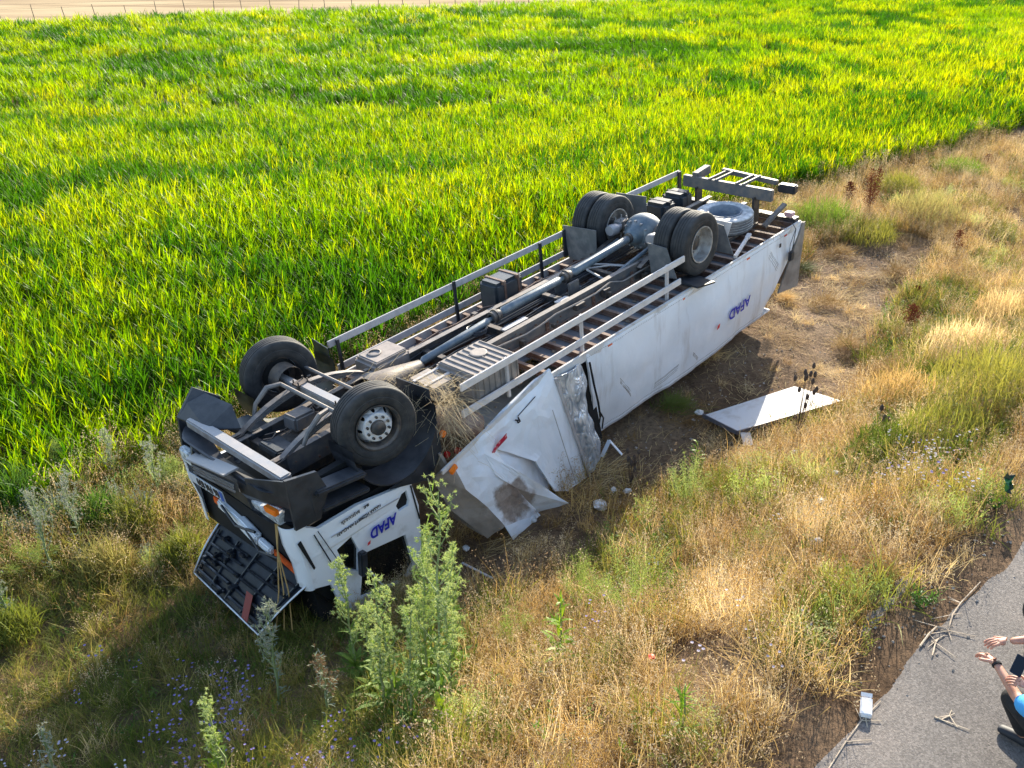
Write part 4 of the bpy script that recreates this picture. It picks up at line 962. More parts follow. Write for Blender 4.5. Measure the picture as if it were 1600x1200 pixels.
def grass_tuft(seed, n=46, L=(.22, .5), w=(.003, .006), spread=.13, lean=.35, curl=.9, heads=0, mats=True, hl=.07):
    r = random.Random(seed); m = MB(); mi = []
    for i in range(n):
        a = r.uniform(0, 6.28); q = spread*math.sqrt(r.random()); b = r.uniform(0, 6.28)
        k0 = len(m.f)
        Lx = r.uniform(*L); th = abs(r.gauss(0, lean)); cu = r.uniform(.2, 1)*curl
        base = (math.cos(b)*q, math.sin(b)*q, -.03)
        blade(m, base, a, th, Lx, r.uniform(*w), 3, cu, .15, r.uniform(-1.2, 1.2))
        mi += [0]*(len(m.f)-k0)
        if r.random() < heads:
            p = (Vector(m.v[-1])+Vector(m.v[-2]))/2; k0 = len(m.f)
            for s in range(r.randint(5, 9)):
                q2 = p+Vector((r.gauss(0, hl*.35), r.gauss(0, hl*.35), r.uniform(-hl, hl*.4))); d = Vector((r.gauss(0, 1), r.gauss(0, 1), r.gauss(-.4, .6))).normalized()*r.uniform(.014, .030)
                sd_ = d.orthogonal().normalized()*r.uniform(.0035, .006)
                o_ = len(m.v); m.v += [tuple(q2), tuple(q2+d*.5+sd_), tuple(q2+d), tuple(q2+d*.5-sd_)]; m.f.append((o_, o_+1, o_+2, o_+3))
            mi += [1]*(len(m.f)-k0)
    return m, mi
def lodged(seed, n=40):
    r = random.Random(seed); m = MB()
    for i in range(n):
        a = r.gauss(0, .7); p = Vector((r.uniform(-.25, .25), r.uniform(-.2, .2), r.uniform(0, .05)))
        blade(m, p, a, r.uniform(1.15, 1.6), r.uniform(.2, .5), r.uniform(.003, .007), 3, r.uniform(-.3, .5), .2, r.uniform(-.5, .5))
    return m
def leafy(seed, n=60, size=(.015, .035), rad=.16, h=.25, up=.5):
    """small-leaved weed clump: stems with leaflets"""
    r = random.Random(seed); m = MB()
    for s in range(max(4, n//9)):
        a = r.uniform(0, 6.28); tx, ty = math.cos(a)*rad*r.random(), math.sin(a)*rad*r.random(); hh = h*r.uniform(.5, 1.1)
        top = Vector((tx*1.6, ty*1.6, hh)); b0 = Vector((tx*.4, ty*.4, -.02))
        o_ = len(m.v); sd_ = Vector((.0015, .0015, 0)); m.v += [tuple(b0-sd_), tuple(b0+sd_), tuple(top+sd_), tuple(top-sd_)]; m.f.append((o_, o_+1, o_+2, o_+3))
        for i in range(9):
            p = b0.lerp(top, .2+.8*i/8)+Vector((r.gauss(0, .012), r.gauss(0, .012), 0)); b_ = r.uniform(0, 6.28)
            blade(m, p, b_, r.uniform(.3, 1.3), r.uniform(*size)*2, r.uniform(*size)*.6, 2, r.uniform(0, .8), .2, r.uniform(-.6, .6))
    return m
def frothy(seed, rad=.22, h=.4, n=420, sz=(.006, .016)):
    """airy weed: a dome of fine stems ending in minute leaflets"""
    r = random.Random(seed); m = MB()
    for s in range(26):
        a = r.uniform(0, 6.28); k = math.sqrt(r.random()); top = Vector((math.cos(a)*rad*k, math.sin(a)*rad*k, h*(1-.45*k*k)*r.uniform(.7, 1.05)))
        o_ = len(m.v); sd_ = Vector((.0015, .001, 0)); m.v += [(-.001, 0, -.02), (.001, 0, -.02), tuple(top+sd_), tuple(top-sd_)]; m.f.append((o_, o_+1, o_+2, o_+3))
        for i in range(n//26):
            p = top*(r.uniform(.35, 1)**.6)+Vector((r.gauss(0, .03), r.gauss(0, .03), r.gauss(0, .03))); d = Vector((r.gauss(0, 1), r.gauss(0, 1), r.gauss(.3, 1))).normalized()*r.uniform(*sz); sd_ = d.orthogonal().normalized()*r.uniform(.002, .005)
            o_ = len(m.v); m.v += [tuple(p), tuple(p+d*.5+sd_), tuple(p+d), tuple(p+d*.5-sd_)]; m.f.append((o_, o_+1, o_+2, o_+3))
    return m

def bushy(seed, rad, h, n, w=(.006, .012)):
    """dense mound of upright green blades"""
    r = random.Random(seed); m = MB()
    for i in range(n):
        a = r.uniform(0, 6.28); q = rad*math.sqrt(r.random()); b = r.uniform(0, 6.28); hh = h*(1-.5*(q/rad)**2)
        blade(m, (math.cos(b)*q, math.sin(b)*q, r.uniform(0, hh*.45)), a, abs(r.gauss(0, .4)), hh*r.uniform(.35, .75), r.uniform(*w), 3, r.uniform(.2, 1.2), .15, r.uniform(-1, 1))
    return m
# ---- the crop field
r = random.Random(11); pts = []; far = []
M_cropy = leafmat('crop_leaf_yellow', [(0, (.19, .30, .003)), (.5, (.24, .33, .003)), (1, (.30, .35, .004))], trans=.60, tcol=(1.5, 1.3, .4), rough=.5, wscale=.3, wstops=[(.34, (.8, .9, .8)), (.66, (1.2, 1.1, 1.0))], gloss=.14)
M_cropd = leafmat('crop_leaf_dark', [(0, (.030, .11, .004)), (1, (.075, .18, .004))], trans=.5, tcol=(1.4, 1.4, .5), rough=.5, gloss=.14)
def crop_edge(u): return 12.75+.35*noise.noise(Vector((u*.6, 1, 0)))+.2*noise.noise(Vector((u*2, 7, 0)))+(-1.5*sstep(18, 38, u))+(-.25*(1-sstep(4, 9, u)))
def beyond(x, y): return (Vector((x, y))-FA).dot(fn_)
def cropvar(x, y): return noise.noise(Vector((x*.12, y*.16, 4)))*.5+noise.noise(Vector((x*.5, y*.6, 9)))*.35+noise.noise(Vector((x*.035, y*.06, 2)))*.4
def X_(x): return x
def cropkind(x, y, s, u, c):
    a = noise.noise(Vector((x*.10, y*.22, 30)))+.5*noise.noise(Vector((x*.4, y*.7, 31)))
    py_ = .04+.50*sstep(9, 18, u)*(1-sstep(6, 16, s-crop_edge(u)))+.45*max(0, a)
    pd_ = .12+max(0, -a-.02)*2.2+.20*(1-sstep(-6, 6, u))
    k = r.random()
    if k < py_: return 8+r.randrange(3)
    if k > 1-pd_: return 11+r.randrange(3)
    return r.randrange(8)
SPL = 34
st = .155
for j in range(int((SPL-8)/st)):
    for i in range(int(70/st)):
        x = -35+i*st+r.uniform(-.11, .11); y = 8+j*st+r.uniform(-.11, .11)
        s, u = su(x, y)
        if s < crop_edge(u) or not in_view(x, y, .8) or under_truck(x, y, .25): continue
        c = cropvar(x, y)
        pts.append((x, y, hgt(x, y, False), r.gauss(.06, .08), r.gauss(-.05, .09), r.uniform(0, 6.28), (1.0+.34*c)*r.uniform(.80, 1.15), cropkind(X_(x), y, s, u, c)))
crop_src = [proto(crop_plant(100+i), M_crop) for i in range(8)]+[proto(crop_plant(130+i), M_cropy) for i in range(3)]+[proto(crop_plant(140+i), M_cropd) for i in range(3)]
scatter('green_crop', 'tall bright green maize-like crop standing behind the truck', pts, crop_src)
print('crop near', len(pts))
# farther rows: patches
def crop_patch(seed):
    rr_ = random.Random(seed); m = MB()
    for k in range(24):
        q = crop_plant(seed*50+k) if False else None
        bx_, by_ = rr_.uniform(-.55, .55), rr_.uniform(-.55, .55); h = rr_.uniform(.42, .55)*rr_.uniform(.85, 1.15)
        for i in range(6):
            blade(m, (bx_, by_, h*(.3+.6*i/5)), rr_.uniform(0, 6.28), rr_.uniform(.1, .45), rr_.uniform(.38, .55), .034, 3, rr_.uniform(.4, 1.2), .1, rr_.uniform(-.4, .4))
    return m
pf_ = []; st = .98; y = SPL-.3
while y < 84:
    x = -56
    while x < 62:
        X = x+r.uniform(-.3, .3); Y = y+r.uniform(-.3, .3); s, u = su(X, Y)
        if s > crop_edge(u) and beyond(X, Y) < -.6 and in_view(X, Y, .8, 60):
            c = cropvar(X, Y); pf_.append((X, Y, hgt(X, Y, False), r.gauss(0, .03), r.gauss(0, .03), r.uniform(0, 6.28), (1.0+.30*c)*r.uniform(.9, 1.1), (lambda q: q % 6 if q < 8 else 6 if q < 11 else 7)(cropkind(X, Y, s, u, c))))
        x += st
    y += st
scatter('green_crop', 'distant part of the bright green crop reaching to the fence', pf_, [proto(crop_patch(7+i), M_crop) for i in range(6)]+[proto(crop_patch(17), M_cropy), proto(crop_patch(18), M_cropd)])
print('crop far', len(pf_))

# ---- verge zones, drawn on the ground
def zone(*pp): return [tuple(at(px, py)[:2]) for px, py in pp]
Z_bare = zone((925, 700), (1000, 590), (1190, 475), (1280, 385), (1410, 365), (1470, 385), (1400, 470), (1350, 560), (1335, 640), (1200, 690), (1130, 740), (1000, 770))
Z_bare2 = zone((690, 960), (730, 840), (880, 780), (950, 700), (1040, 720), (1030, 780), (950, 850), (870, 890), (770, 950))
Z_shade = zone((-150, 930), (120, 890), (330, 930), (520, 960), (690, 1000), (640, 1350), (-200, 1400))
Z_nearroad = zone((1230, 1210), (1420, 980), (1620, 820), (1620, 900), (1450, 1040), (1300, 1230))
Z_soilpatch = zone((1030, 1010), (1130, 985), (1200, 1040), (1190, 1100), (1100, 1100), (1050, 1070))
Z_left = zone((-150, 700), (330, 640), (330, 800), (250, 900), (-150, 930))
Z_green = [zone((1360, 620), (1600, 500), (1640, 640), (1500, 760), (1380, 740)), zone((1050, 700), (1120, 690), (1100, 800), (1020, 790)), zone((880, 850), (1080, 830), (1090, 960), (900, 970)),
           zone((1330, 480), (1480, 440), (1560, 500), (1420, 600), (1340, 560)), zone((380, 600), (470, 600), (470, 680), (380, 680))]
boardZ = zone((1085, 650), (1215, 600), (1330, 630), (1150, 700))
src_straw = []
for i in range(5):
    m, mi = grass_tuft(200+i, 44, (.16, .44), (.004, .009), .15, .55, 1.2, .35, hl=.05); src_straw.append(proto(m, [M_straw, M_seed], mi))
src_head = []
for i in range(4):
    m, mi = grass_tuft(240+i, 30, (.32, .64), (.003, .0055), .13, .32, .8, .95, hl=.08); src_head.append(proto(m, [M_straw, M_seed], mi))
src_olive = []
for i in range(5):
    m, mi = grass_tuft(260+i, 48, (.2, .5), (.005, .010), .15, .5, 1.2, 0); src_olive.append(proto(m, [M_olive, M_seed], mi))
src_lodged = [proto(lodged(280+i), M_straw) for i in range(4)]
src_olodged = [proto(lodged(290+i, 60), M_olive) for i in range(4)]
src_leafy = [proto(leafy(300+i), M_green) for i in range(4)]
src_yel = [proto(leafy(310+i, 70, (.012, .024), .2, .3), M_olive) for i in range(3)]
src_pale = []
for i in range(3): src_pale.append(proto(frothy(330+i, .20, .42, 420, (.014, .032)), M_pale))
for i in range(2): src_pale.append(proto(frothy(335+i, .16, .50, 340, (.014, .030)), M_grey))
src_all = src_straw+src_head+src_olive+src_lodged+src_leafy+src_yel+src_olodged+src_pale
i_straw, i_head, i_olive, i_lodged, i_leafy, i_yel = 0, 5, 9, 14, 18, 22
pts = []; st = .155
x = -16
X0, X1 = -17, 26
for j in range(int(27/st)):
    for i in range(int((X1-X0)/st)):
        X = X0+i*st+r.uniform(-.08, .08); Y = 3.2+j*st+r.uniform(-.08, .08); s, u = su(X, Y)
        if s < 1.95 or s > crop_edge(u)+.5 or not in_view(X, Y, 1.0, 100, 260): continue
        if under_truck(X, Y, -.15): continue
        d_ = math.hypot(X, Y-0)
        if u > 22 and r.random() < .4: continue
        z = hgt(X, Y); rz = r.uniform(0, 6.28); sc = r.uniform(.75, 1.2); rx, ry = r.gauss(0, .12), r.gauss(0, .12)
        n1 = noise.noise(Vector((X*.8, Y*.8, 6))); n2 = noise.noise(Vector((X*1.9, Y*1.9, 16)))
        if inpoly(X, Y, boardZ): continue
        if inpoly(X, Y, Z_bare) or (inpoly(X, Y, Z_bare2) and r.random() < .9):
            if n1+n2*.8 > .14 and r.random() < .4: pts.append((X, Y, z, 0, 0, .6+r.gauss(0, .9), sc*.9, i_lodged+r.randrange(4)))
            elif r.random() < .05: pts.append((X, Y, z, rx, ry, rz, sc*.6, i_straw+r.randrange(5)))
            continue
        if inpoly(X, Y, Z_soilpatch):
            if r.random() < .12: pts.append((X, Y, z, 0, 0, rz, sc*.7, i_lodged+r.randrange(4)))
            continue
        edge = sstep(1.8, 2.4, s)
        if s < 2.5 and r.random() > edge*.8+.25: continue
        k = r.random()
        if inpoly(X, Y, Z_shade):
            wg = [(i_olive, 5, .50), (25, 4, .25), (i_leafy, 4, .08), (i_yel, 3, .07), (i_straw, 5, .08), (i_head, 4, .02)]
        elif inpoly(X, Y, Z_left):
            wg = [(i_olive, 5, .20), (i_leafy, 4, .12), (i_yel, 3, .14), (29, 5, .10), (i_straw, 5, .30), (i_head, 4, .14)]
        elif any(inpoly(X, Y, q) for q in Z_green):
            wg = [(i_olive, 5, .30), (i_leafy, 4, .25), (i_yel, 3, .20), (i_straw, 5, .15), (i_head, 4, .10)]
        elif n1 > .16:
            wg = [(i_olive, 5, .30), (i_leafy, 4, .06), (i_yel, 3, .18), (29, 3, .07), (i_straw, 5, .27), (i_head, 4, .12)]
        elif n2 > .28:
            wg = [(i_lodged, 4, .6), (i_straw, 5, .4)]
        else:
            wg = [(i_olive, 5, .07), (i_leafy, 4, .01), (i_yel, 3, .05), (i_straw, 5, .60), (i_head, 4, .27)]
        for a, n_, q in wg:
            if k < q: break
            k -= q
        sc *= (1+.35*n1)*(.75+.25*edge)
        if u < 7 and 6 < s < 11: sc *= .8
        if s > 11.5: sc *= 1.15
        if inpoly(X, Y, Z_left): sc *= 1.2
        pts.append((X, Y, z, rx, ry, rz, sc, a+r.randrange(n_)))
scatter('verge_grass', 'dry straw coloured grass mixed with olive green weeds on the roadside slope', pts, src_all)
print('verge', len(pts))
# loose straw on the bare strip
m = MB()
for i in range(2400):
    px, py = r.uniform(920, 1480), r.uniform(380, 740); p = at(px, py, .012) if i < 0 else None
    uu = r.uniform(9, 20); ss = r.uniform(5.2, 9.5); X, Y = SU(ss, uu)
    if under_truck(X, Y): continue
    p = Vector((X, Y, hgt(X, Y)+.012)); a = r.gauss(.75, .8); L = r.uniform(.05, .3)
    q = p+Vector((math.cos(a)*L, math.sin(a)*L, 0)); q.z = hgt(q.x, q.y)+.02; sd_ = Vector((-math.sin(a), math.cos(a), 0))*r.uniform(.0015, .004); md = (p+q)/2+Vector((0, 0, .012))+sd_*3
    o_ = len(m.v); m.v += [tuple(p-sd_), tuple(p+sd_), tuple(md+sd_), tuple(md-sd_), tuple(q+sd_*.5), tuple(q-sd_*.5)]; m.f += [(o_, o_+1, o_+2, o_+3), (o_+3, o_+2, o_+4, o_+5)]
q = m.build('loose_straw', M_straw); tag(q, 'loose straw strewn over the flattened brown ground beside the truck', kind='stuff')
# clods and pebbles
m = MB()
for i in range(2000):
    if i < 900: ss, uu, lo, hi = 2.15+r.gauss(0, .28), r.uniform(-3, 9), .008, .034
    else: ss, uu, lo, hi = r.uniform(5.5, 9.5), r.uniform(9, 20), .012, .05
    X, Y = SU(ss, uu)
    if not in_view(X, Y, 1, 100, 100): continue
    z = max(hgt(X, Y), 2.604 if ss < 1.42 else -9); d = r.uniform(lo, hi); c = Vector((X, Y, z+d*.2)); o_ = len(m.v)
    for v in ((1, 0, 0), (0, 1, 0), (-1, 0, 0), (0, -1, 0), (0, 0, .8), (0, 0, -.6)): m.v.append(tuple(c+Vector(v)*d*.5+Vector((r.uniform(-.2, .2), r.uniform(-.2, .2), r.uniform(-.15, .15)))*d))
    m.f += [(o_+a, o_+b_, o_+4) for a, b_ in ((0, 1), (1, 2), (2, 3), (3, 0))]
q = m.build('gravel', pm('gravel_stone', (.27, .225, .185), .9, col2=(.42, .37, .32), scale=2)); tag(q, 'scattered small stones and soil clods along the road edge', kind='stuff')

# ------------------------------------------------------------------ fence at the far edge of the crop
fence = empty('field_fence', (FA.x, FA.y, .3)); tag(fence, 'far line of thin dark posts between the crop and the pale field', 'fence')
M_post = pm('fence_post_metal', (.12, .10, .085), .8)
pme = None; L_ = (FB-FA).length
for i in range(21):
    p = FA+fd*(i*1.78-.6); p = Vector((p.x, p.y, .3))-Vector((FA.x, FA.y, .3))
    if pme is None:
        m = MB(); m.tube([(0, 0, 0), (.02, 0, .7), (-.04, 0, 1.42)], [.026, .025, .02], 6); o = m.build('post', M_post, fence); pme = o.data
    else:
        o = bpy.data.objects.new('post', pme); COL.objects.link(o); o.parent = fence
    o.location = p; o.rotation_euler = (rng.gauss(0, .05), rng.gauss(-.06, .05), rng.uniform(0, 3)); o.scale = (1, 1, rng.uniform(.85, 1.05))
m = MB(); a = FA-fd*1; b_ = FA+fd*47
for z in (1.2, 1.45): m.tube([(-fd.x, -fd.y, z), (fd.x*46, fd.y*46, z)], .006, 4)
m.build('wire', M_post, fence)

# ------------------------------------------------------------------ individual plants
M_thst = pm('thistle_stem', (.16, .22, .08), .7, col2=(.26, .30, .14), scale=9)
M_thleaf = leafmat('thistle_leaf', [(0, (.11, .20, .04)), (1, (.22, .32, .07))], trans=.5, tcol=(1.3, 1.25, .5), rough=.55)
M_thhead = leafmat('thistle_head', [(0, (.42, .50, .18)), (1, (.62, .66, .34))], trans=.4, tcol=(1.1, 1.1, .6), rough=.7)
def spiky(m, c, rr, n, r_, sz=.022):
    """spiny flower head: core plus radiating bracts"""
    c = Vector(c)
    for i in range(n):
        d = Vector((r_.gauss(0, 1), r_.gauss(0, 1), r_.gauss(.25, 1))).normalized(); sd_ = d.orthogonal().normalized()*sz*.16
        o_ = len(m.v); p = c+d*rr*.3; q = c+d*(rr+r_.uniform(.3, 1)*sz); m.v += [tuple(p-sd_), tuple(p+sd_), tuple(q)]; m.f.append((o_, o_+1, o_+2))
    o_ = len(m.v)
    for v in ((1, 0, 0), (0, 1, 0), (-1, 0, 0), (0, -1, 0), (0, 0, 1), (0, 0, -1)): m.v.append(tuple(c+Vector(v)*rr*.55))
    m.f += [(o_+a, o_+b_, o_+k) for a, b_ in ((0, 1), (1, 2), (2, 3), (3, 0)) for k in (4, 5)]
def thistle(loc, h, seed, label, nb=9, basal=True, sm=None, lm=None, hm=None, heads=1.0, name='tall_thistle', lw=.035, group=None, branch=.34, hs=.012, ll=.17):
    r_ = random.Random(seed); t = empty(name, loc); tag(t, label, 'plant', group)
    st_, lf, hd_ = MB(), MB(), MB()
    top = Vector((r_.uniform(-.06, .06)*h, r_.uniform(-.06, .06)*h, h)); pts_ = [Vector((0, 0, -.05))]+[top*(i/6)+Vector((r_.gauss(0, .012), r_.gauss(0, .012), 0)) for i in range(1, 7)]
    st_.tube(pts_, [.016, .015, .013, .012, .010, .008, .005], 6)
    for i in range(nb):
        f_ = .30+.68*i/nb; p = top*f_; a = r_.uniform(0, 6.28); L = h*branch*(1.05-f_*.75)*r_.uniform(.7, 1.1)
        q = p+Vector((math.cos(a)*L*.36, math.sin(a)*L*.36, L*.9)); md = p.lerp(q, .5)+Vector((math.cos(a), math.sin(a), -.3))*L*.08
        st_.tube([p, md, q], [.007, .005, .003], 4)
        for k in range(int(9*heads)):
            g_ = r_.uniform(.35, 1); c = p.lerp(q, g_)+Vector((r_.gauss(0, .028), r_.gauss(0, .028), r_.gauss(.01, .028))); spiky(hd_, c, hs, 12, r_)
            if r_.random() < .8: blade(lf, c-Vector((0, 0, .02)), r_.uniform(0, 6.28), r_.uniform(.4, 1.2), r_.uniform(.03, .08), .010, 2, .4, .1)
        for k in range(5): blade(lf, p.lerp(q, k/5), r_.uniform(0, 6.28), r_.uniform(.5, 1.1), r_.uniform(.05, .11), .012, 2, .6, .1, r_.uniform(-.5, .5))
    for k in range(int(14*heads)):
        c = top*r_.uniform(.84, 1.04)+Vector((r_.gauss(0, .03), r_.gauss(0, .03), 0)); spiky(hd_, c, hs, 12, r_)
    for i in range(int(h*19)):
        f_ = r_.random()**.9; p = top*f_; L = ll*(1.25-f_)*r_.uniform(.6, 1.2); a = r_.uniform(0, 6.28)
        # toothed leaf: a midrib ribbon and side spines
        blade(lf, p, a, r_.uniform(.6, 1.15), L, lw*(1.2-f_)*r_.uniform(.6, 1), 4, r_.uniform(.2, 1.2), .05, r_.uniform(-.4, .4))
        for k in range(4):
            b0 = p+Vector((math.cos(a), math.sin(a), .45))*L*(.2+.17*k); blade(lf, b0, a+r_.choice((-1, 1))*.9, 1.0, L*.22, .012, 2, .3, .05)
    if basal:
        for i in range(22): blade(lf, (0, 0, .02+r_.random()*.14*h), r_.uniform(0, 6.28), r_.uniform(.35, 1.1), r_.uniform(.16, .34), r_.uniform(.04, .075), 4, r_.uniform(.5, 1.5), .1, r_.uniform(-.3, .3))
    st_.build('stem', sm or M_thst, t); lf.build('leaves', lm or M_thleaf, t, kind='stuff'); hd_.build('flower_heads', hm or M_thhead, t, kind='stuff')
    return t
def plant_between(bpx, bpy_, tpx, tpy):
    """base on the ground at a place, height so that the tip reaches the other"""
    b = at(bpx, bpy_); d = ray(tpx, tpy); k = (b.y)/d.y; return b, max(.15, CAMH+d.z*k-b.z)
TH = [((686, 1120), (668, 742), 'tallest thistle, rising from yellow leaves to the bent white box corner', 16),
      ((668, 1085), (646, 800), 'tall thistle just left of the tallest one, in front of the cab door', 12),
      ((712, 1060), (698, 840), 'tall thistle hiding the rear edge of the cab, right of the tallest one', 11),
      ((618, 1110), (615, 880), 'tall thistle in front of the dark door window of the cab', 11),
      ((588, 1090), (576, 930), 'shorter spiny thistle between the cab window thistle and the leftmost one', 9),
      ((560, 1065), (545, 860), 'spiny thistle reaching the small front side window of the cab', 11),
      ((645, 1140), (638, 930), 'thistle standing lowest in the thistle clump, over bright basal leaves', 10),
      ((705, 1115), (688, 905), 'lower thistle at the right side of the clump, right of the yellow leaves', 12),
      ((660, 1075), (655, 905), 'thistle filling the middle of the clump below the box corner', 12),
      ((600, 1120), (597, 975), 'low thistle at the left foot of the clump, under the cab window', 10),
      ((675, 1060), (672, 830), 'slim thistle close behind the tallest one', 12)]
for i, (b_, t_, lab, nb) in enumerate(TH):
    loc, h = plant_between(*b_, *t_); h *= .90; thistle(loc, h, 500+i, lab, nb+1, group='tall thistles before the cab', lw=.04, hs=.014, heads=1.2)
M_wool = leafmat('woolly_head', [(0, (.36, .36, .26)), (1, (.50, .50, .38))], trans=.3, rough=.8, gloss=.1)
loc, h = plant_between(437, 1105, 430, 935); thistle(loc, h, 520, 'pale grey green bushy weed standing in front of the dark open flap', 14, False, lm=M_grey, hm=M_wool, heads=.9, name='grey_weed', lw=.018, branch=.42, ll=.13)
loc, h = plant_between(517, 1130, 515, 1035); thistle(loc, h, 521, 'grey weed with a pinkish brown flower head below the cab, left of the thistles', 8, False, lm=M_grey, hm=M_seed, heads=1.2, name='grey_weed', lw=.016, branch=.5, ll=.10)
loc, h = plant_between(362, 1230, 325, 1088); thistle(loc, h, 522, 'pale thistle lit by the sun at the bottom edge among violet flowers', 9, False, name='tall_thistle', group='tall thistles before the cab')
loc, h = plant_between(95, 1245, 85, 1140); thistle(loc, h, 523, 'small grey thistle at the bottom left edge', 6, False, lm=M_grey, hm=M_wool, name='grey_weed', lw=.016, heads=.5)
loc, h = plant_between(25, 985, 10, 885); thistle(loc, h, 524, 'pale green branched weed at the left edge of the verge', 9, False, hm=M_wool, name='pale_weed', heads=.8)
for i, (b_, t_, lab) in enumerate([((85, 905), (70, 770), 'silvery grey weed near the left edge below the crop'), ((185, 760), (165, 675), 'bushy pale green weed at the left corner of the crop'), ((255, 795), (245, 690), 'pale weed half way between the bumper and the left crop corner'), ((315, 650), (318, 610), 'whitish green weed at the crop edge behind the cab wing'), ((130, 860), (120, 745), 'silvery weed between two pale weeds left of the truck nose')]):
    loc, h = plant_between(*b_, *t_); thistle(loc, h, 540+i, lab, 11, False, lm=M_grey if i in (0, 4) else M_pale, hm=M_wool, name='pale_weed', group='pale weeds left of the truck', heads=1.1, lw=.016, branch=.5, ll=.10)
# leafy green milk-thistle like plants
def leafy_plant(loc, h, seed, label, wid=.05, name='leafy_weed', group=None):
    r_ = random.Random(seed); t = empty(name, loc); tag(t, label, 'plant', group); st_, lf = MB(), MB(); st_.tube([(0, 0, -.04), (.02, 0, h*.5), (0, .02, h)], [.012, .009, .004], 6)
    for i in range(int(16+h*26)):
        f_ = r_.random()**1.2; blade(lf, (0, 0, h*f_), r_.uniform(0, 6.28), r_.uniform(.4, 1.1), (.10+.20*(1-f_))*r_.uniform(.7, 1.1), wid*(1.1-f_*.6), 4, r_.uniform(.4, 1.3), .15, r_.uniform(-.3, .3))
    st_.build('stem', M_thst, t); lf.build('leaves', M_bright, t, kind='stuff'); return t
for i, (b_, t_, lab, wd) in enumerate([((872, 1045), (876, 935), 'bright green leafy weed in the dry grass below the crumpled box corner', .045), ((1060, 1160), (1060, 1075), 'narrow bright green weed near the bottom centre right of the dry slope', .02),
        ((1085, 745), (1080, 690), 'light green weed at the lower left corner of the loose board', .03), ((690, 1150), (692, 1095), 'cluster of broad yellow green leaves at the foot of the tall thistles', .075), ((345, 1225), (345, 1165), 'narrow upright green leaf cluster at the bottom edge under the pale thistle', .03)]):
    loc, h = plant_between(*b_, *t_); leafy_plant(loc, h, 600+i, lab, wd)
for i, (px, py, lab) in enumerate([(1366, 915, 'small dark green rosette in dry grass, upper of the pair near the road'), (1442, 948, 'small dark green rosette beside the gravel road edge, right of the pair'), (1545, 795, 'small green rosette at the right edge above the road')]):
    loc = at(px, py); t = empty('green_rosette', loc); tag(t, lab, 'plant', 'small green rosettes near the road'); leafy(620+i, 120, (.02, .035), .10, .14).build('leaves', M_green, t, kind='stuff')
# frothy clumps
FR = [((985, 975), (985, 830), .52, 'large frothy pale green clump in the dry grass below the box'), ((1075, 800), (1080, 700), .36, 'yellow green airy clump left of the loose board'), ((1120, 790), (1130, 720), .26, 'yellow green airy clump under the near corner of the loose board'),
      ((905, 950), (910, 860), .34, 'small airy clump left of the large frothy one'), ((1210, 905), (1210, 872), .16, 'small mint green tuft in the middle of the dry slope'), ((1180, 800), (1180, 760), .26, 'low mustard yellow airy clump below the loose board'),
      ((1290, 360), (1290, 300), .55, 'hazy green grass clump behind the rear of the truck'), ((1445, 345), (1445, 290), .60, 'grey brown mounded grass on the bank right of the truck rear'), ((1560, 640), (1560, 530), .6, 'tall green airy clump at the right edge of the bank'), ((1500, 700), (1490, 640), .45, 'green airy clump with pale flowers right of the loose board'),
      ((1400, 305), (1400, 262), .45, 'olive mound at the crop edge between the docks and the brown mound'), ((1500, 275), (1500, 240), .45, 'bright green clump at the crop edge near the right border'), ((1350, 375), (1350, 340), .45, 'low olive mound at the foot of the tallest dock'),
      ((1420, 640), (1420, 575), .45, 'pale straw mound on the bank right of the teasels'), ((1520, 560), (1520, 500), .50, 'pale straw mound high on the bank at the right'), ((1590, 505), (1590, 450), .5, 'straw mound cut by the right border'), ((1400, 720), (1400, 660), .35, 'olive mound right of the dark teasel heads'), ((800, 1010), (800, 950), .26, 'thin airy clump in the dry grass under the bent box corner')]
for i, (b_, t_, rad, lab) in enumerate(FR):
    loc, h = plant_between(*b_, *t_); t = empty('airy_weed', loc); tag(t, lab, 'plant', 'airy weed clumps')
    mm = [M_pale, M_pale, M_olive, M_pale, M_green, M_yel2, M_fresh, M_yel2, M_olive, M_olive, M_olive, M_fresh, M_olive, M_straw, M_straw, M_straw, M_olive, M_pale][i]
    if i in (6, 7, 8, 9, 10, 11, 12, 13, 14, 15, 16): bushy(640+i, rad*1.6, h*1.05, 1200, (.006, .014)).build('foliage', mm, t, kind='stuff')
    else: frothy(640+i, rad, h, int(3000*max(.5, rad*2)), (.012, .03)).build('foliage', mm, t, kind='stuff')
# leafy bushes left of the truck nose, between the crop and the shade
LB = [((30, 800), (30, 735), .40, 3, 'low green bush at the left border, nearest to the crop'), ((110, 735), (110, 690), .35, 0, 'pale bush right below the left crop edge'), ((215, 830), (215, 775), .38, 1, 'mustard green mound between the silvery weeds and the bumper'), ((60, 900), (60, 850), .40, 0, 'pale green mound at the left border above the shade'),
      ((170, 900), (170, 850), .36, 2, 'dry golden green mound left of the hanging flap'), ((270, 760), (270, 715), .32, 0, 'pale bush close to the far bumper corner'), ((290, 880), (290, 830), .30, 1, 'olive mound touching the edge of the hanging flap'), ((345, 655), (345, 615), .35, 3, 'deep green bush between the crop and the standing wing panel'),
      ((20, 1000), (20, 950), .35, 1, 'olive mound at the left border where the shade begins'), ((160, 820), (165, 770), .30, 3, 'small fresh green bush among pale weeds left of the nose')]
for i, (b_, t_, rad, k_, lab) in enumerate(LB):
    loc, h = plant_between(*b_, *t_); t = empty('low_bush', loc); tag(t, lab, 'plant', 'low bushes left of the truck')
    mm = [M_pale, M_olive, M_yel2, M_green][k_]
    if k_ == 0: frothy(700+i, rad, h*1.2, 2400, (.012, .03)).build('foliage', mm, t, kind='stuff')
    else: bushy(700+i, rad, h*1.25, 700, (.008, .02)).build('foliage', mm, t, kind='stuff')
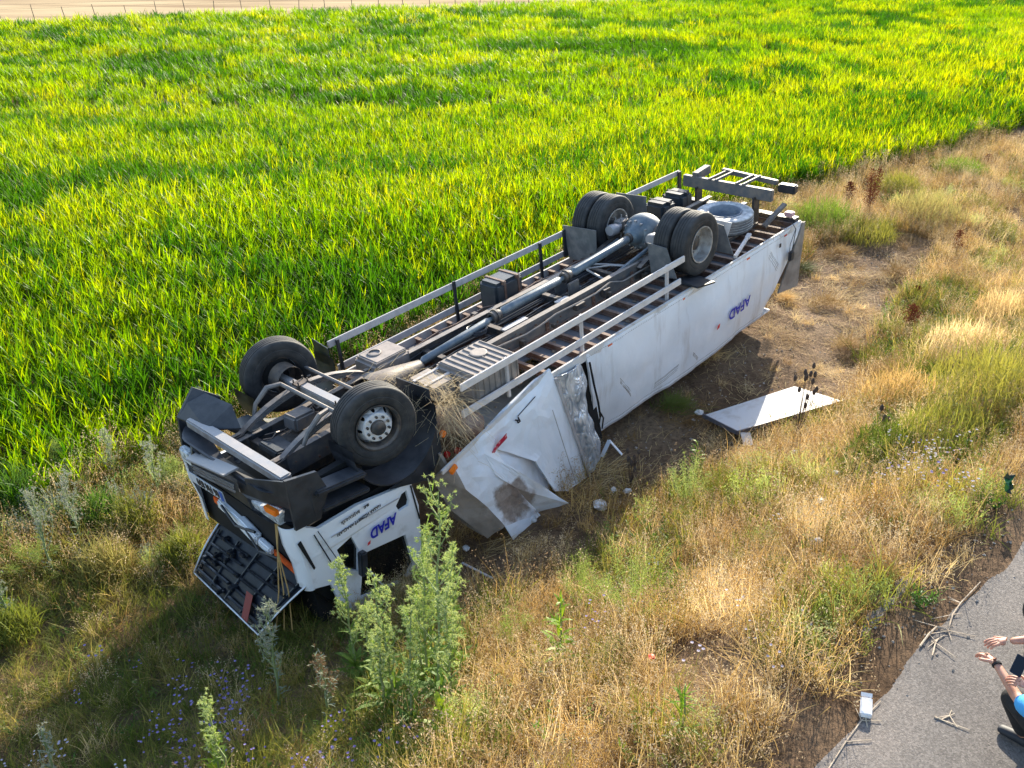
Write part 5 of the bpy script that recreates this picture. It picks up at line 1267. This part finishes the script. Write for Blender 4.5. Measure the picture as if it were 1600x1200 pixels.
# uprooted grass heaps on the bare strip
HP = [((1290, 480), .35, 'heap of uprooted grass on the bare ground right of the rear door'), ((1250, 425), .30, 'flattened green grass heap just behind the rear door'), ((1225, 470), .16, 'tuft of straw standing at the rear lower corner of the box wall'), ((1380, 590), .35, 'heap of dry stems at the bank side of the bare ground'), ((1320, 545), .28, 'low straw heap above the loose board'), ((1100, 560), .30, 'shaded grass heap below the middle of the box wall'),
      ((1440, 530), .45, 'dark green torn weed heap on the bank'), ((1310, 400), .35, 'straw heap between the truck rear and the green clump'), ((1400, 430), .3, 'pale straw heap on the upper part of the bare strip'), ((1050, 640), .28, 'shaded straw heap between the box wall and the loose board')]
for i, ((px, py), rad, lab) in enumerate(HP):
    p = at(px, py); t = empty('grass_heap', p); tag(t, lab, 'grass heap', 'heaps of uprooted grass'); r_ = random.Random(i+50); m = MB()
    for k in range(420):
        a = r_.gauss(.6, 1.0); q_ = Vector((r_.gauss(0, rad*.5), r_.gauss(0, rad*.35), 0)); q_.z = max(0, .16*rad/.3*(1-(q_.length/rad)**2))*r_.uniform(.3, 1.1); blade(m, q_, a, r_.uniform(1.0, 1.6), r_.uniform(.12, .38), r_.uniform(.004, .010), 3, r_.uniform(-.3, .6), .2, r_.uniform(-.6, .6))
    m.build('stalks', M_olive if i in (1, 6, 9) else M_straw, t, kind='stuff')
# teasels
M_teas = pm('teasel_brown', (.055, .040, .035), .9, col2=(.11, .08, .06), scale=30)
def teasel(loc, h, seed, label, n=9):
    r_ = random.Random(seed); t = empty('teasel', loc); tag(t, label, 'plant', 'dry teasels'); st_ = MB(); hd = []
    for i in range(n):
        a = r_.uniform(0, 6.28); q = r_.uniform(.04, .30)*h*.55; top = Vector((math.cos(a)*q, math.sin(a)*q*.6, h*r_.uniform(.45, 1))); st_.tube([(0, 0, h*.05*i/n), Vector((math.cos(a)*q*.6, math.sin(a)*q*.4, top.z*.5)), top], [.005, .004, .003], 4); hd.append(top)
    st_.build('stem', M_teas, t)
    for p in hd:
        m = MB(); m.lathe([(-.045, .004), (-.04, .018), (-.01, .027), (.025, .023), (.048, .008), (.052, 0)], c=p, axis='z', seg=8); 
        for k in range(14):
            a = r_.uniform(0, 6.28); z = r_.uniform(-.03, .03); d = Vector((math.cos(a), math.sin(a), .4)); b0 = p+Vector((math.cos(a)*.015, math.sin(a)*.015, z)); sd_ = Vector((-math.sin(a), math.cos(a), 0))*.002; o_ = len(m.v); m.v += [tuple(b0-sd_), tuple(b0+sd_), tuple(b0+d*.014)]; m.f.append((o_, o_+1, o_+2))
        m.build('seed_head', M_teas, t)
for i, (b_, t_, n_, lab) in enumerate([((1243, 690), (1240, 572), 14, 'dark teasel group standing in front of the loose white board'), ((1365, 700), (1364, 625), 4, 'dark teasel heads right of the loose white board'), ((985, 760), (990, 700), 9, 'pale brown teasel group left of the yellow green clump by the box')]):
    loc, h = plant_between(*b_, *t_); teasel(loc, h, 660+i, lab, n_)
# docks
M_dock = leafmat('dock_seed', [(0, (.12, .030, .015)), (1, (.21, .065, .03))], trans=.2, rough=.9, gloss=.1)
def dock(loc, h, seed, label, n=3):
    r_ = random.Random(seed); t = empty('dock_plant', loc); tag(t, label, 'plant', 'red brown docks'); st_, sd2 = MB(), MB()
    for i in range(n):
        a = r_.uniform(0, 6.28); top = Vector((math.cos(a)*.12*h*(n > 1), math.sin(a)*.12*h*(n > 1), h*r_.uniform(.75, 1))); st_.tube([(0, 0, -.03), top*.5, top], [.008, .006, .003], 5)
        for k in range(420):
            f_ = .25+.75*r_.random(); w_ = .03+.05*math.sin(f_*3.1); c = top*f_+Vector((r_.gauss(0, w_), r_.gauss(0, w_), 0)); d = Vector((r_.gauss(0, 1), r_.gauss(0, 1), r_.gauss(0, 1))).normalized()*.028; s2 = d.orthogonal().normalized()*.014; o_ = len(sd2.v); sd2.v += [tuple(c), tuple(c+d*.5+s2), tuple(c+d), tuple(c+d*.5-s2)]; sd2.f.append((o_, o_+1, o_+2, o_+3))
    st_.build('stem', M_dock, t); sd2.build('seeds', M_dock, t, kind='stuff')
for i, (b_, t_, n_, lab) in enumerate([((1355, 335), (1357, 258), 4, 'tallest rust brown dock at the crop edge right of the truck rear'), ((1328, 320), (1325, 280), 2, 'short rust brown dock just left of the tallest one'), ((1492, 400), (1496, 350), 1, 'single reddish dock on the dry bank at the right'), ((1422, 520), (1420, 475), 2, 'brown dock in the green weeds of the bank right of the bare ground'), ((1430, 470), (1432, 445), 1, 'small reddish dock above the green weeds of the bank'), ((1540, 262), (1560, 240), 1, 'dark leaning dock at the crop edge near the right border')]):
    loc, h = plant_between(*b_, *t_); dock(loc, h, 680+i, lab, n_)
# violet / pale flowers: uncountable specks on thin stalks
def flower_src(seed, m2):
    r_ = random.Random(seed); m = MB(); mi = []
    for s in range(5):
        a = r_.uniform(0, 6.28); top = Vector((math.cos(a)*.08, math.sin(a)*.08, r_.uniform(.3, .5))); o_ = len(m.v); m.v += [(-.001, 0, 0), (.001, 0, 0), tuple(top+Vector((.001, 0, 0))), tuple(top)]; m.f.append((o_, o_+1, o_+2, o_+3)); mi.append(0)
        for k in range(9):
            b_ = 6.28*k/9; d = Vector((math.cos(b_), math.sin(b_), .35)).normalized()*.017; sd_ = Vector((-math.sin(b_), math.cos(b_), 0))*.005; o_ = len(m.v); m.v += [tuple(top), tuple(top+d*.6+sd_), tuple(top+d), tuple(top+d*.6-sd_)]; m.f.append((o_, o_+1, o_+2, o_+3)); mi.append(1)
    return proto(m, [M_olive, m2], mi)
M_violet = leafmat('violet_petal', [(0, (.20, .15, .42)), (1, (.36, .30, .62))], trans=.4, rough=.7); M_lilac = leafmat('pale_petal', [(0, (.50, .46, .58)), (1, (.7, .68, .74))], trans=.4, rough=.7)
pts = []
def fl(n, x0, x1, y0, y1, k):
    for i in range(n):
        p = at(r.uniform(x0, x1), r.uniform(y0, y1)); pts.append((p.x, p.y, p.z, r.gauss(0, .15), r.gauss(0, .15), r.uniform(0, 6.28), r.uniform(.7, 1.1), k*2+r.randrange(2)))
fl(34, 230, 420, 1080, 1330, 0); fl(16, 120, 560, 1050, 1330, 0); fl(9, 400, 660, 1180, 1300, 0); fl(12, 0, 250, 1200, 1330, 1); fl(3, 925, 960, 1000, 1030, 0)
fl(26, 1370, 1530, 720, 800, 1); fl(8, 1380, 1500, 700, 790, 0); fl(8, 980, 1250, 800, 1150, 1)
scatter('wild_flowers', 'small violet and pale wild flowers in the grass', pts, [flower_src(1, M_violet), flower_src(2, M_violet), flower_src(3, M_lilac), flower_src(4, M_lilac)])
# hay caught on the truck
m = MB()
def hay(c, n, sp, L=(.15, .45), down=.6, wd=.003):
    c = Vector(c)
    for i in range(n):
        p = c+Vector((r.gauss(0, sp[0]), r.gauss(0, sp[1]), r.gauss(0, sp[2]))); d = Vector((r.gauss(0, 1), r.gauss(0, 1), r.gauss(-down, .7))).normalized(); Lx = r.uniform(*L); q = p+d*Lx*.5; e = q+(d+Vector((0, 0, -.5))).normalized()*Lx*.5
        sd_ = d.orthogonal().normalized()*wd*.5; o_ = len(m.v); m.v += [tuple(p-sd_), tuple(p+sd_), tuple(q+sd_), tuple(q-sd_), tuple(e+sd_), tuple(e-sd_)]; m.f += [(o_, o_+1, o_+2, o_+3), (o_+3, o_+2, o_+4, o_+5)]
hay((.95, -1.12, -.25), 420, (.13, .10, .18), (.2, .6), down=.9); hay((1.0, -1.22, -.72), 260, (.08, .08, .28), (.25, .7), down=2.2); hay((.72, -.35, -.02), 140, (.2, .18, .05)); hay((.9, -.85, .02), 120, (.16, .15, .05))
q = m.build('hay', leafmat('pale_hay', [(0, (.60, .48, .30)), (1, (.60, .48, .30))], trans=.4, rough=.8, gloss=.1), T); tag(q, kind='stuff'); q['label'] = 'tangle of straw caught behind the front wheel'
m = MB(); hay((9.25, -.75, -.30), 260, (.22, .25, .1), (.1, .3), .3); hay((9.0, -1.0, -.48), 120, (.3, .12, .04), (.08, .25), .2); hay((6.2, .1, -.35), 160, (.3, .2, .05), (.1, .3), .2)
q = m.build('hay', leafmat('dark_hay', [(0, (.10, .07, .04)), (1, (.26, .20, .12))], trans=.3, rough=.9, gloss=.1), T); tag(q, kind='stuff')
# ------------------------------------------------------------------ loose things on the ground
def ground_n(x, y):
    e = .3; return Vector((hgt(x-e, y)-hgt(x+e, y), hgt(x, y-e)-hgt(x, y+e), 2*e)).normalized()
bd = [at(1098, 658), at(1150, 690), at(1316, 636), at(1240, 612)]
bz = [p.z+.10 for p in bd]; bz[1] += .05
cn = sum(bd, Vector())/4; board = empty('loose_board', (cn.x, cn.y, cn.z)); tag(board, 'flat white grey panel lying on the ground beside the truck, half in its shade', 'board')
q = [Vector((p.x, p.y, z))-Vector((cn.x, cn.y, cn.z)) for p, z in zip(bd, bz)]
def bp(u, v): return q[0].lerp(q[1], v).lerp(q[3].lerp(q[2], v), u)
m = MB(); m.sheet([[bp(i/14, j/5) for i in range(15)] for j in range(6)], -.045, (0, 0, 1)); m.build('panel', pm('board_face', (.50, .50, .51), .6, col2=(.36, .33, .31), scale=3.5, lo=.5, hi=.72), board, smooth=False)
m = MB(); m.bar(bp(-.005, 1.012), bp(1.005, 1.012), .018, .07); m.bar(bp(-.006, 0), bp(-.006, 1), .018, .07); m.build('edge_trim', pm('board_edge', (.13, .13, .15), .5, metal=.3), board)
m = MB(); m.sheet([[bp(.02, 1.02)+Vector((i*.05, -j*.09, -.02-.02*j+.02*math.sin(i*3))) for i in range(4)] for j in range(4)], .015, (0, 0, 1)); m.build('torn_corner', pm('torn_foam', (.62, .54, .47), .9), board)

def lump(name, loc, size, mat_, label, cat, seed, group=None, flat=.5, n=3):
    r_ = random.Random(seed); b2 = bmesh.new(); bmesh.ops.create_icosphere(b2, subdivisions=n, radius=1)
    m = MB()
    for v in b2.verts:
        k = 1+.45*noise.noise(v.co*1.6+Vector((seed, 0, 0)))+.15*noise.noise(v.co*4+Vector((0, seed, 0))); m.v.append((v.co.x*k*size[0], v.co.y*k*size[1], v.co.z*k*size[2]*flat+size[2]*flat*.5))
    m.f = [tuple(v.index for v in f.verts) for f in b2.faces]; b2.free()
    o = m.build(name, mat_); o.location = loc; o.rotation_euler = (0, 0, r_.uniform(0, 6)); tag(o, label, cat, group); return o
M_foam = pm('white_foam', (.66, .64, .62), .85, col2=(.46, .42, .38), scale=20, bump=.3)
for i, (px, py, sz, lab) in enumerate([(1092, 650, .085, 'white foam lump touching the left corner of the loose board'), (1083, 661, .03, 'tiny white foam crumb just left of the loose board'), (937, 795, .13, 'largest crumpled white scrap below the torn box panel'), (958, 770, .06, 'white scrap up and right of the largest one, nearer the dry grass'),
        (980, 772, .07, 'pale scrap rightmost below the torn box panel'), (833, 815, .07, 'white fragment under the bent box corner'), (728, 860, .06, 'white fragment in the dark hollow right of the tall thistles'), (1278, 802, .05, 'round white scrap in the middle of the dry slope'), (1302, 756, .05, 'round pale scrap in the dry grass below the teasels'), (1238, 722, .05, 'white scrap in the grass directly under the teasels'), (1275, 865, .045, 'pale scrap in the dry grass well above the gravel road')]):
    p = at(px, py); p.z += .03 if i < 7 else .16; lump('foam_scrap', p, (sz, sz*.8, sz*.7), M_foam, lab, 'scrap', i+1, 'white foam scraps', n=2)
p = at(1018, 1027, .25); lump('red_scrap', p, (.035, .03, .015), pm('red_plastic', (.65, .05, .02), .5), 'tiny red scrap in the dry grass left of the bare soil patch', 'scrap', 3, n=2)
p = at(1578, 750, .30)
m = MB(); m.sheet([[Vector((i*.03-.05+.02*math.sin(j*2.3), .04*math.sin(i*2.3+j*1.7), .05-j*.045+.012*math.cos(i*3+j))) for i in range(4)] for j in range(5)], .006, (0, 1, 0)); o = m.build('plastic_scrap', pm('dark_green_plastic', (.012, .03, .018), .35, col2=(.02, .16, .03), scale=9, lo=.5, hi=.6)); o.location = p; o.rotation_euler = (R(-30), R(30), .3); tag(o, 'crumpled dark green plastic scrap near the right edge above the road', 'scrap')
# white bag / carton by the road
p = at(1352, 1112); cart = empty('white_carton', (p.x, p.y, p.z+.01)); cart.rotation_euler = (R(12), R(-6), R(-20)); tag(cart, 'small crushed white carton lying at the road edge', 'carton')
m = MB(); m.box((0, 0, .035), (.085, .15, .055)); m.build('box_body', pm('carton_white', (.78, .78, .79), .5, col2=(.60, .60, .62), scale=12), cart, bevel=.008)
m = MB(); m.box((0, .095, .055), (.08, .03, .006), (.5, 0, 0)); m.build('box_flap', pm('carton_flap', (.75, .75, .76), .5), cart)
m = MB(); p0 = Vector((0, 0, 0)); m.tube([(0, -.08, .02), (.03, -.22, .02), (-.15, -.38, .0), (-.40, -.62, -.02)], .006, 5); m.build('string', pm('twine', (.45, .38, .28), .8), cart)
# dry branches on the gravel shoulder
M_twig = pm('dry_twig', (.42, .33, .24), .8, col2=(.58, .48, .36), scale=10)
def branch(name, P, label, seed, rad=.009):
    r_ = random.Random(seed); pp = [at(*a) for a in P]; o0 = pp[0]; m = MB(); q_ = [p-o0+Vector((0, 0, rad+.004+r_.uniform(0, .006))) for p in pp]; m.tube(q_, [rad*(1-.6*i/len(q_)) for i in range(len(q_))], 6)
    for i in range(1, len(q_)-1):
        for k in range(2):
            a = r_.uniform(0, 6.28); L = r_.uniform(.08, .22); m.tube([q_[i], q_[i]+Vector((math.cos(a)*L, math.sin(a)*L, .004))], [.004, .002], 4)
    o = m.build(name, M_twig); o.location = o0; tag(o, label, 'branch', 'dry twigs by the road')
branch('dry_branch', [(1437, 1012), (1450, 995), (1462, 985), (1480, 990), (1487, 965), (1500, 945), (1530, 915)], 'longest pale forked twig lying on the gravel shoulder', 1)
branch('dry_branch', [(1455, 1030), (1460, 1010), (1466, 1000), (1475, 997)], 'short twig tip beside the longest twig on the shoulder', 2, .006)
branch('dry_branch', [(1290, 1210), (1320, 1165), (1345, 1130), (1375, 1100)], 'thin pale stalk lying past the white carton', 3, .005)
branch('dry_branch', [(1458, 1125), (1470, 1126), (1482, 1122), (1486, 1112)], 'little dark twig with a white end on the asphalt', 4, .005)
for (a, b_, lab) in (((722, 880), (770, 905), 'thin grey metal strip on the dark ground right of the thistles'),):
    p, q2 = at(*a, .06), at(*b_, .04); m = MB(); m.bar((0, 0, 0), q2-p, .03, .012); o = m.build('metal_strip', M_guard); o.location = p; tag(o, lab, 'strip')
p, q2, q3 = at(940, 715, .04), at(952, 690, .22), at(972, 712, .02); m = MB(); m.bar((0, 0, 0), q2-p, .06, .01); m.bar(q2-p, q3-p, .05, .01); o = m.build('bent_strip', M_box); o.location = p; tag(o, 'bent pale metal strip on the ground at the torn end of the box side', 'strip')

# ------------------------------------------------------------------ people crouching at the road edge, right border
RZ = 2.604
def on_plane(px, py, z):
    d = ray(px, py); k = (z-CAMH)/d.z; return Vector((0, 0, CAMH))+d*k
M_skin = pm('skin', (.50, .26, .18), .5, col2=(.42, .20, .13), scale=14, spec=.35); M_skin.node_tree.nodes['Principled BSDF'].inputs['Subsurface Weight'].default_value = .08
M_blk = pm('black_trousers', (.010, .010, .012), .85, col2=(.020, .020, .022), scale=18, bump=.2); M_shirt = pm('blue_shirt', (.04, .30, .70), .75, col2=(.05, .36, .75), scale=9, bump=.15)
M_hair = pm('dark_hair', (.015, .012, .010), .6, bump=.4, bscale=90); M_shoe = pm('dark_shoe', (.02, .022, .028), .6); M_grey2 = pm('grey_trousers', (.12, .125, .13), .85, bump=.2)
M_eye = pm('eye_white', (.6, .58, .55), .3)
def skin_obj(name, nodes, edges, mat_, parent, root=0, sub=2):
    me = bpy.data.meshes.new(name); me.from_pydata([tuple(n[0]) for n in nodes], edges, []); o = bpy.data.objects.new(name, me); COL.objects.link(o)
    md = o.modifiers.new('s', 'SKIN'); md.use_smooth_shade = True
    sv = me.skin_vertices[0].data
    for i, n in enumerate(nodes):
        rr_ = n[1]; sv[i].radius = (rr_, rr_) if not isinstance(rr_, tuple) else rr_; sv[i].use_root = (i == root)
    sb = o.modifiers.new('b', 'SUBSURF'); sb.levels = sub; sb.render_levels = sub
    dg = bpy.context.evaluated_depsgraph_get(); m2 = bpy.data.meshes.new_from_object(o.evaluated_get(dg)); m2.name = name
    bpy.data.objects.remove(o)
    ob = bpy.data.objects.new(name, m2); COL.objects.link(ob); ob.parent = parent; m2.materials.clear(); m2.materials.append(mat_); m2.shade_smooth(); return ob
def hand(parent, wrist, dirv, up, curl, sc=1.0, side=1, mat_=None, name='hand'):
    """palm and five jointed fingers as one skinned tree"""
    d = Vector(dirv).normalized(); upv = Vector(up); upv = (upv-d*upv.dot(d)).normalized(); sd_ = d.cross(upv)*side
    nodes = [(Vector(wrist), (.026*sc, .020*sc)), (Vector(wrist)+d*.045*sc, (.034*sc, .017*sc))]; edges = [(0, 1)]
    pc = nodes[1][0]; L = [.078, .088, .082, .064]
    for k in range(4):
        off = (k-1.5)*.021*sc; b0 = pc+d*.045*sc+sd_*off; i0 = len(nodes); nodes.append((b0, .0105*sc)); edges.append((1, i0)); dd = d.copy(); p = b0
        for j in range(3):
            a = curl[k]*(.6+.5*j); dd = (dd*math.cos(a*.6)-upv*math.sin(a*.6)).normalized() if j else (d*math.cos(a*.5)-upv*math.sin(a*.5)).normalized()
            p = p+dd*L[k]*sc*(.42, .32, .26)[j]; nodes.append((p, (.0095-.0012*j)*sc)); edges.append((len(nodes)-2, len(nodes)-1))
    i0 = len(nodes); b0 = Vector(wrist)+d*.025*sc-sd_*.030*sc; nodes.append((b0, .013*sc)); edges.append((0, i0)); td = (d*.7-sd_*.7-upv*.3).normalized(); p = b0
    for j in range(2): p = p+td*.036*sc; td = (td+d*.35).normalized(); nodes.append((p, (.0115-.002*j)*sc)); edges.append((len(nodes)-2, len(nodes)-1))
    return skin_obj(name, nodes, edges, mat_ or M_skin, parent, 0, 2)
def person(base, facing, label, shirt, trousers, kneeL, kneeR, hipz, parts):
    pass
def local(P, b): return [(Vector(p)-b, rr_) for p, rr_ in P]
def build_person(label, hip, chest, neck, head, kn, ft, arms, shirt, trous, sleeve_to, seed, look):
    b = Vector((hip[0], hip[1], RZ)); t = empty('person', b); tag(t, label, 'person')
    V = lambda p: Vector(p)-b
    # body: one continuous skinned surface; clothes are shells over the same skeleton
    nodes = [(V(hip), .13), (V(hip).lerp(V(chest), .5), .135), (V(chest), .15), (V(neck), .055)]; edges = [(0, 1), (1, 2), (2, 3)]
    right = (Vector(neck)-Vector(hip)).cross(Vector(look)).normalized()
    for s_, (sh, el, wr) in arms.items():
        i = len(nodes); nodes += [(V(sh), .06), (V(el), .042), (V(wr), (.027, .022))]; edges += [(2, i), (i, i+1), (i+1, i+2)]
    for s_, kp in kn.items():
        i = len(nodes); hp = Vector(hip)+right*(.10*s_); nodes += [(V(hp), .10), (V(kp), .068), (V(ft[s_])+Vector((0, 0, .08)), .042)]; edges += [(0, i), (i, i+1), (i+1, i+2)]
    skin_obj('body', nodes, edges, M_skin, t)
    sh_n = [(V(hip)+Vector((0, 0, .03)), .155), (V(hip).lerp(V(chest), .5), .16), (V(chest), .175), (V(neck)-(V(neck)-V(chest))*.25, .075)]; sh_e = [(0, 1), (1, 2), (2, 3)]
    for s_, (sh, el, wr) in arms.items():
        i = len(sh_n); e2 = Vector(sh).lerp(Vector(el), sleeve_to); sh_n += [(V(sh), .085), (V(e2), .075)]; sh_e += [(2, i), (i, i+1)]
    skin_obj('shirt', sh_n, sh_e, shirt, t, 2)
    tr = [(V(hip)-Vector((0, 0, .01)), .165)]; te = []
    for s_, kp in kn.items():
        hp = Vector(hip)+right*(.11*s_); i = len(tr); kk = V(kp); f_ = V(ft[s_])+Vector((0, 0, .10)); tr += [(V(hp), .125), (V(hp).lerp(kk, .6), .105), (kk, .088), (kk.lerp(f_, .5), .072), (f_, .060)]; te += [(0, i), (i, i+1), (i+1, i+2), (i+2, i+3), (i+3, i+4)]
    skin_obj('trousers', tr, te, trous, t, 0)
    for s_ in kn:
        f_ = V(ft[s_]); lk = Vector(look); lk.z = 0; lk.normalize(); skin_obj('shoe', [(f_-lk*.07+Vector((0, 0, .05)), (.045, .05)), (f_+lk*.05+Vector((0, 0, .045)), (.048, .04)), (f_+lk*.17+Vector((0, 0, .03)), (.042, .028))], [(0, 1), (1, 2)], M_shoe, t)
    # head with face
    H = V(head); lk = Vector(look).normalized(); rt = lk.cross(Vector((0, 0, 1))).normalized(); up = rt.cross(lk)
    b2 = bmesh.new(); bmesh.ops.create_uvsphere(b2, u_segments=24, v_segments=18, radius=1); m = MB()
    for v in b2.verts:
        c = v.co.copy(); x, y, z = c.x*.074, c.y*.094, c.z*.115
        if z < 0: x *= 1+z*2.2; y = y*(1+z*1.2)+(.01 if y > 0 else 0)
        if c.y > .85 and -.35 < c.z < .15 and abs(c.x) < .2: y += .022*(1-abs(c.x)/.2)
        m.v.append(tuple(H+rt*x+lk*y+up*z))
    m.f = [tuple(v.index for v in f.verts) for f in b2.faces]; hd = m.build('head', M_skin, t, smooth=True)
    m = MB()
    for v in b2.verts:
        c = v.co; k = 1.09+.04*noise.noise(c*7); m.v.append(tuple(H+rt*c.x*.074*k+lk*(c.y*.094*k-.008)+up*(c.z*.115*k+.006)))
    keep = [f for f in b2.faces if not (f.calc_center_median().y > .30 and f.calc_center_median().z < .50) and f.calc_center_median().z > -.55]
    m.f = [tuple(v.index for v in f.verts) for f in keep]; m.build('hair', M_hair, hd, smooth=True); b2.free()
    for s_ in (-1, 1):
        m = MB(); c = H+rt*.030*s_+lk*.088+up*.008; m.lathe([(-.006, .012), (.002, .010), (.005, .0)], c=(0, 0, 0), axis='y', seg=12)
        q_ = Matrix((rt, lk, up)).transposed(); m.v = [tuple(q_@Vector(v)+c) for v in m.v]; m.build('eye', M_eye, hd)
        m = MB(); c2 = c+lk*.005; m.lathe([(-.001, .005), (.001, .0)], axis='y', seg=10); m.v = [tuple(q_@Vector(v)+c2) for v in m.v]; m.build('pupil', M_black, hd)
        m = MB(); e = H+rt*.074*s_-lk*.005; m.lathe([(-.012, .012), (0, .03), (.010, .026)], axis='x', seg=12); m.v = [tuple(q_@Vector(v)+e) for v in m.v]; m.build('ear', M_skin, hd, smooth=True)
    m = MB(); m.tube([H+rt*-.022+lk*.088-up*.058, H+lk*.093-up*.060, H+rt*.022+lk*.088-up*.058], .004, 6); m.build('mouth', pm('lips', (.40, .14, .11), .5), hd)
    m = MB(); m.tube([V(neck)-up*.04, H-up*.06-lk*.02], [.058, .052], 14); m.build('neck', M_skin, t, smooth=True)
    return t, b
# first: blue shirt, black trousers; knees inside the right border
wrA = on_plane(1556, 1036, RZ+.66); elA = on_plane(1592, 1094, RZ+.62); knA = on_plane(1578, 1082, RZ+.50)
chA = on_plane(1712, 1160, RZ+.80); hipA = Vector((chA.x+.10, chA.y-.16, RZ+.30)); nkA = chA+Vector((-.05, .05, .20)); hdA = nkA+Vector((-.05, .06, .16))
kn = {-1: knA, 1: knA+Vector((.42, -.10, 0.0))}
ft = {-1: Vector((knA.x+.20, knA.y-.02, RZ)), 1: Vector((knA.x+.55, knA.y-.16, RZ))}
lookA = Vector((-.65, .70, -.35))
shL = on_plane(1660, 1142, RZ+.88); shR = chA+Vector((.12, -.20, .05))
wrA2 = on_plane(1612, 1075, RZ+.72); elA2 = wrA2+Vector((.22, -.16, -.05))
tA, bA = build_person('person in a blue shirt and black trousers crouching at the road edge, phone in hand', hipA, chA, nkA, hdA, kn, ft, {-1: (shL, elA, wrA), 1: (shR, elA2, wrA2)}, M_shirt, M_blk, .97, 1, lookA)
hand(tA, wrA-bA, (wrA-elA).normalized()+Vector((-.2, .0, -.25)), (.2, .1, 1), (1.3, 1.3, 1.35, 1.4), 1.0)
hand(tA, wrA2-bA, Vector((-.8, .55, .05)), (0, -.3, 1), (.9, .9, 1, 1), 1.0, -1)
m = MB(); ax_ = (wrA-elA).normalized(); c0 = wrA-bA-ax_*.02; m.tube([c0, c0+ax_*.014], [.034, .034], 18); m.build('wrist_band', M_blk, tA, smooth=True)
ph = on_plane(1592, 1040, RZ+.78)
phone = empty('phone', ph); phone.rotation_euler = (R(25), R(15), R(-35)); tag(phone, 'dark blue smartphone held by the crouching person', 'phone')
m = MB(); m.box((0, 0, 0), (.075, .150, .010)); m.build('phone_case', pm('phone_case_blue', (.02, .035, .06), .35), phone, bevel=.004)
m = MB(); m.box((0, 0, .0065), (.068, .138, .002)); m.build('phone_screen', pm('phone_glass', (.01, .012, .016), .08), phone)
# second: arm stretched in from the right, dark sleeve, grey trousers
wrB = on_plane(1577, 1002, RZ+.72); elB = on_plane(1640, 997, RZ+.80); knB = on_plane(1604, 952, RZ+.52)
hipB = Vector((knB.x+.62, knB.y-.10, RZ+.28)); chB = hipB+Vector((-.12, .02, .40)); nkB = chB+Vector((-.04, .02, .20)); hdB = nkB+Vector((-.04, .03, .16))
M_dk = pm('dark_top', (.03, .032, .04), .8)
tB, bB = build_person('person in dark clothes at the right border stretching a bare hand over the road edge', hipB, chB, nkB, hdB, {-1: knB+Vector((.02, .02, 0)), 1: knB+Vector((.12, -.30, .0))}, {-1: Vector((knB.x+.32, knB.y+.05, RZ)), 1: Vector((knB.x+.42, knB.y-.22, RZ))}, {-1: (chB+Vector((-.05, .17, .06)), chB+Vector((-.15, .30, -.15)), chB+Vector((-.05, .10, -.3))), 1: (chB+Vector((-.02, -.2, .05)), elB, wrB)}, M_dk, M_shoe, .8, 2, Vector((-.9, .2, -.3)))
hand(tB, wrB-bB, Vector((-1, .05, -.1)), (0, .1, 1), (.5, .7, .9, 1.0), 1.0, -1)
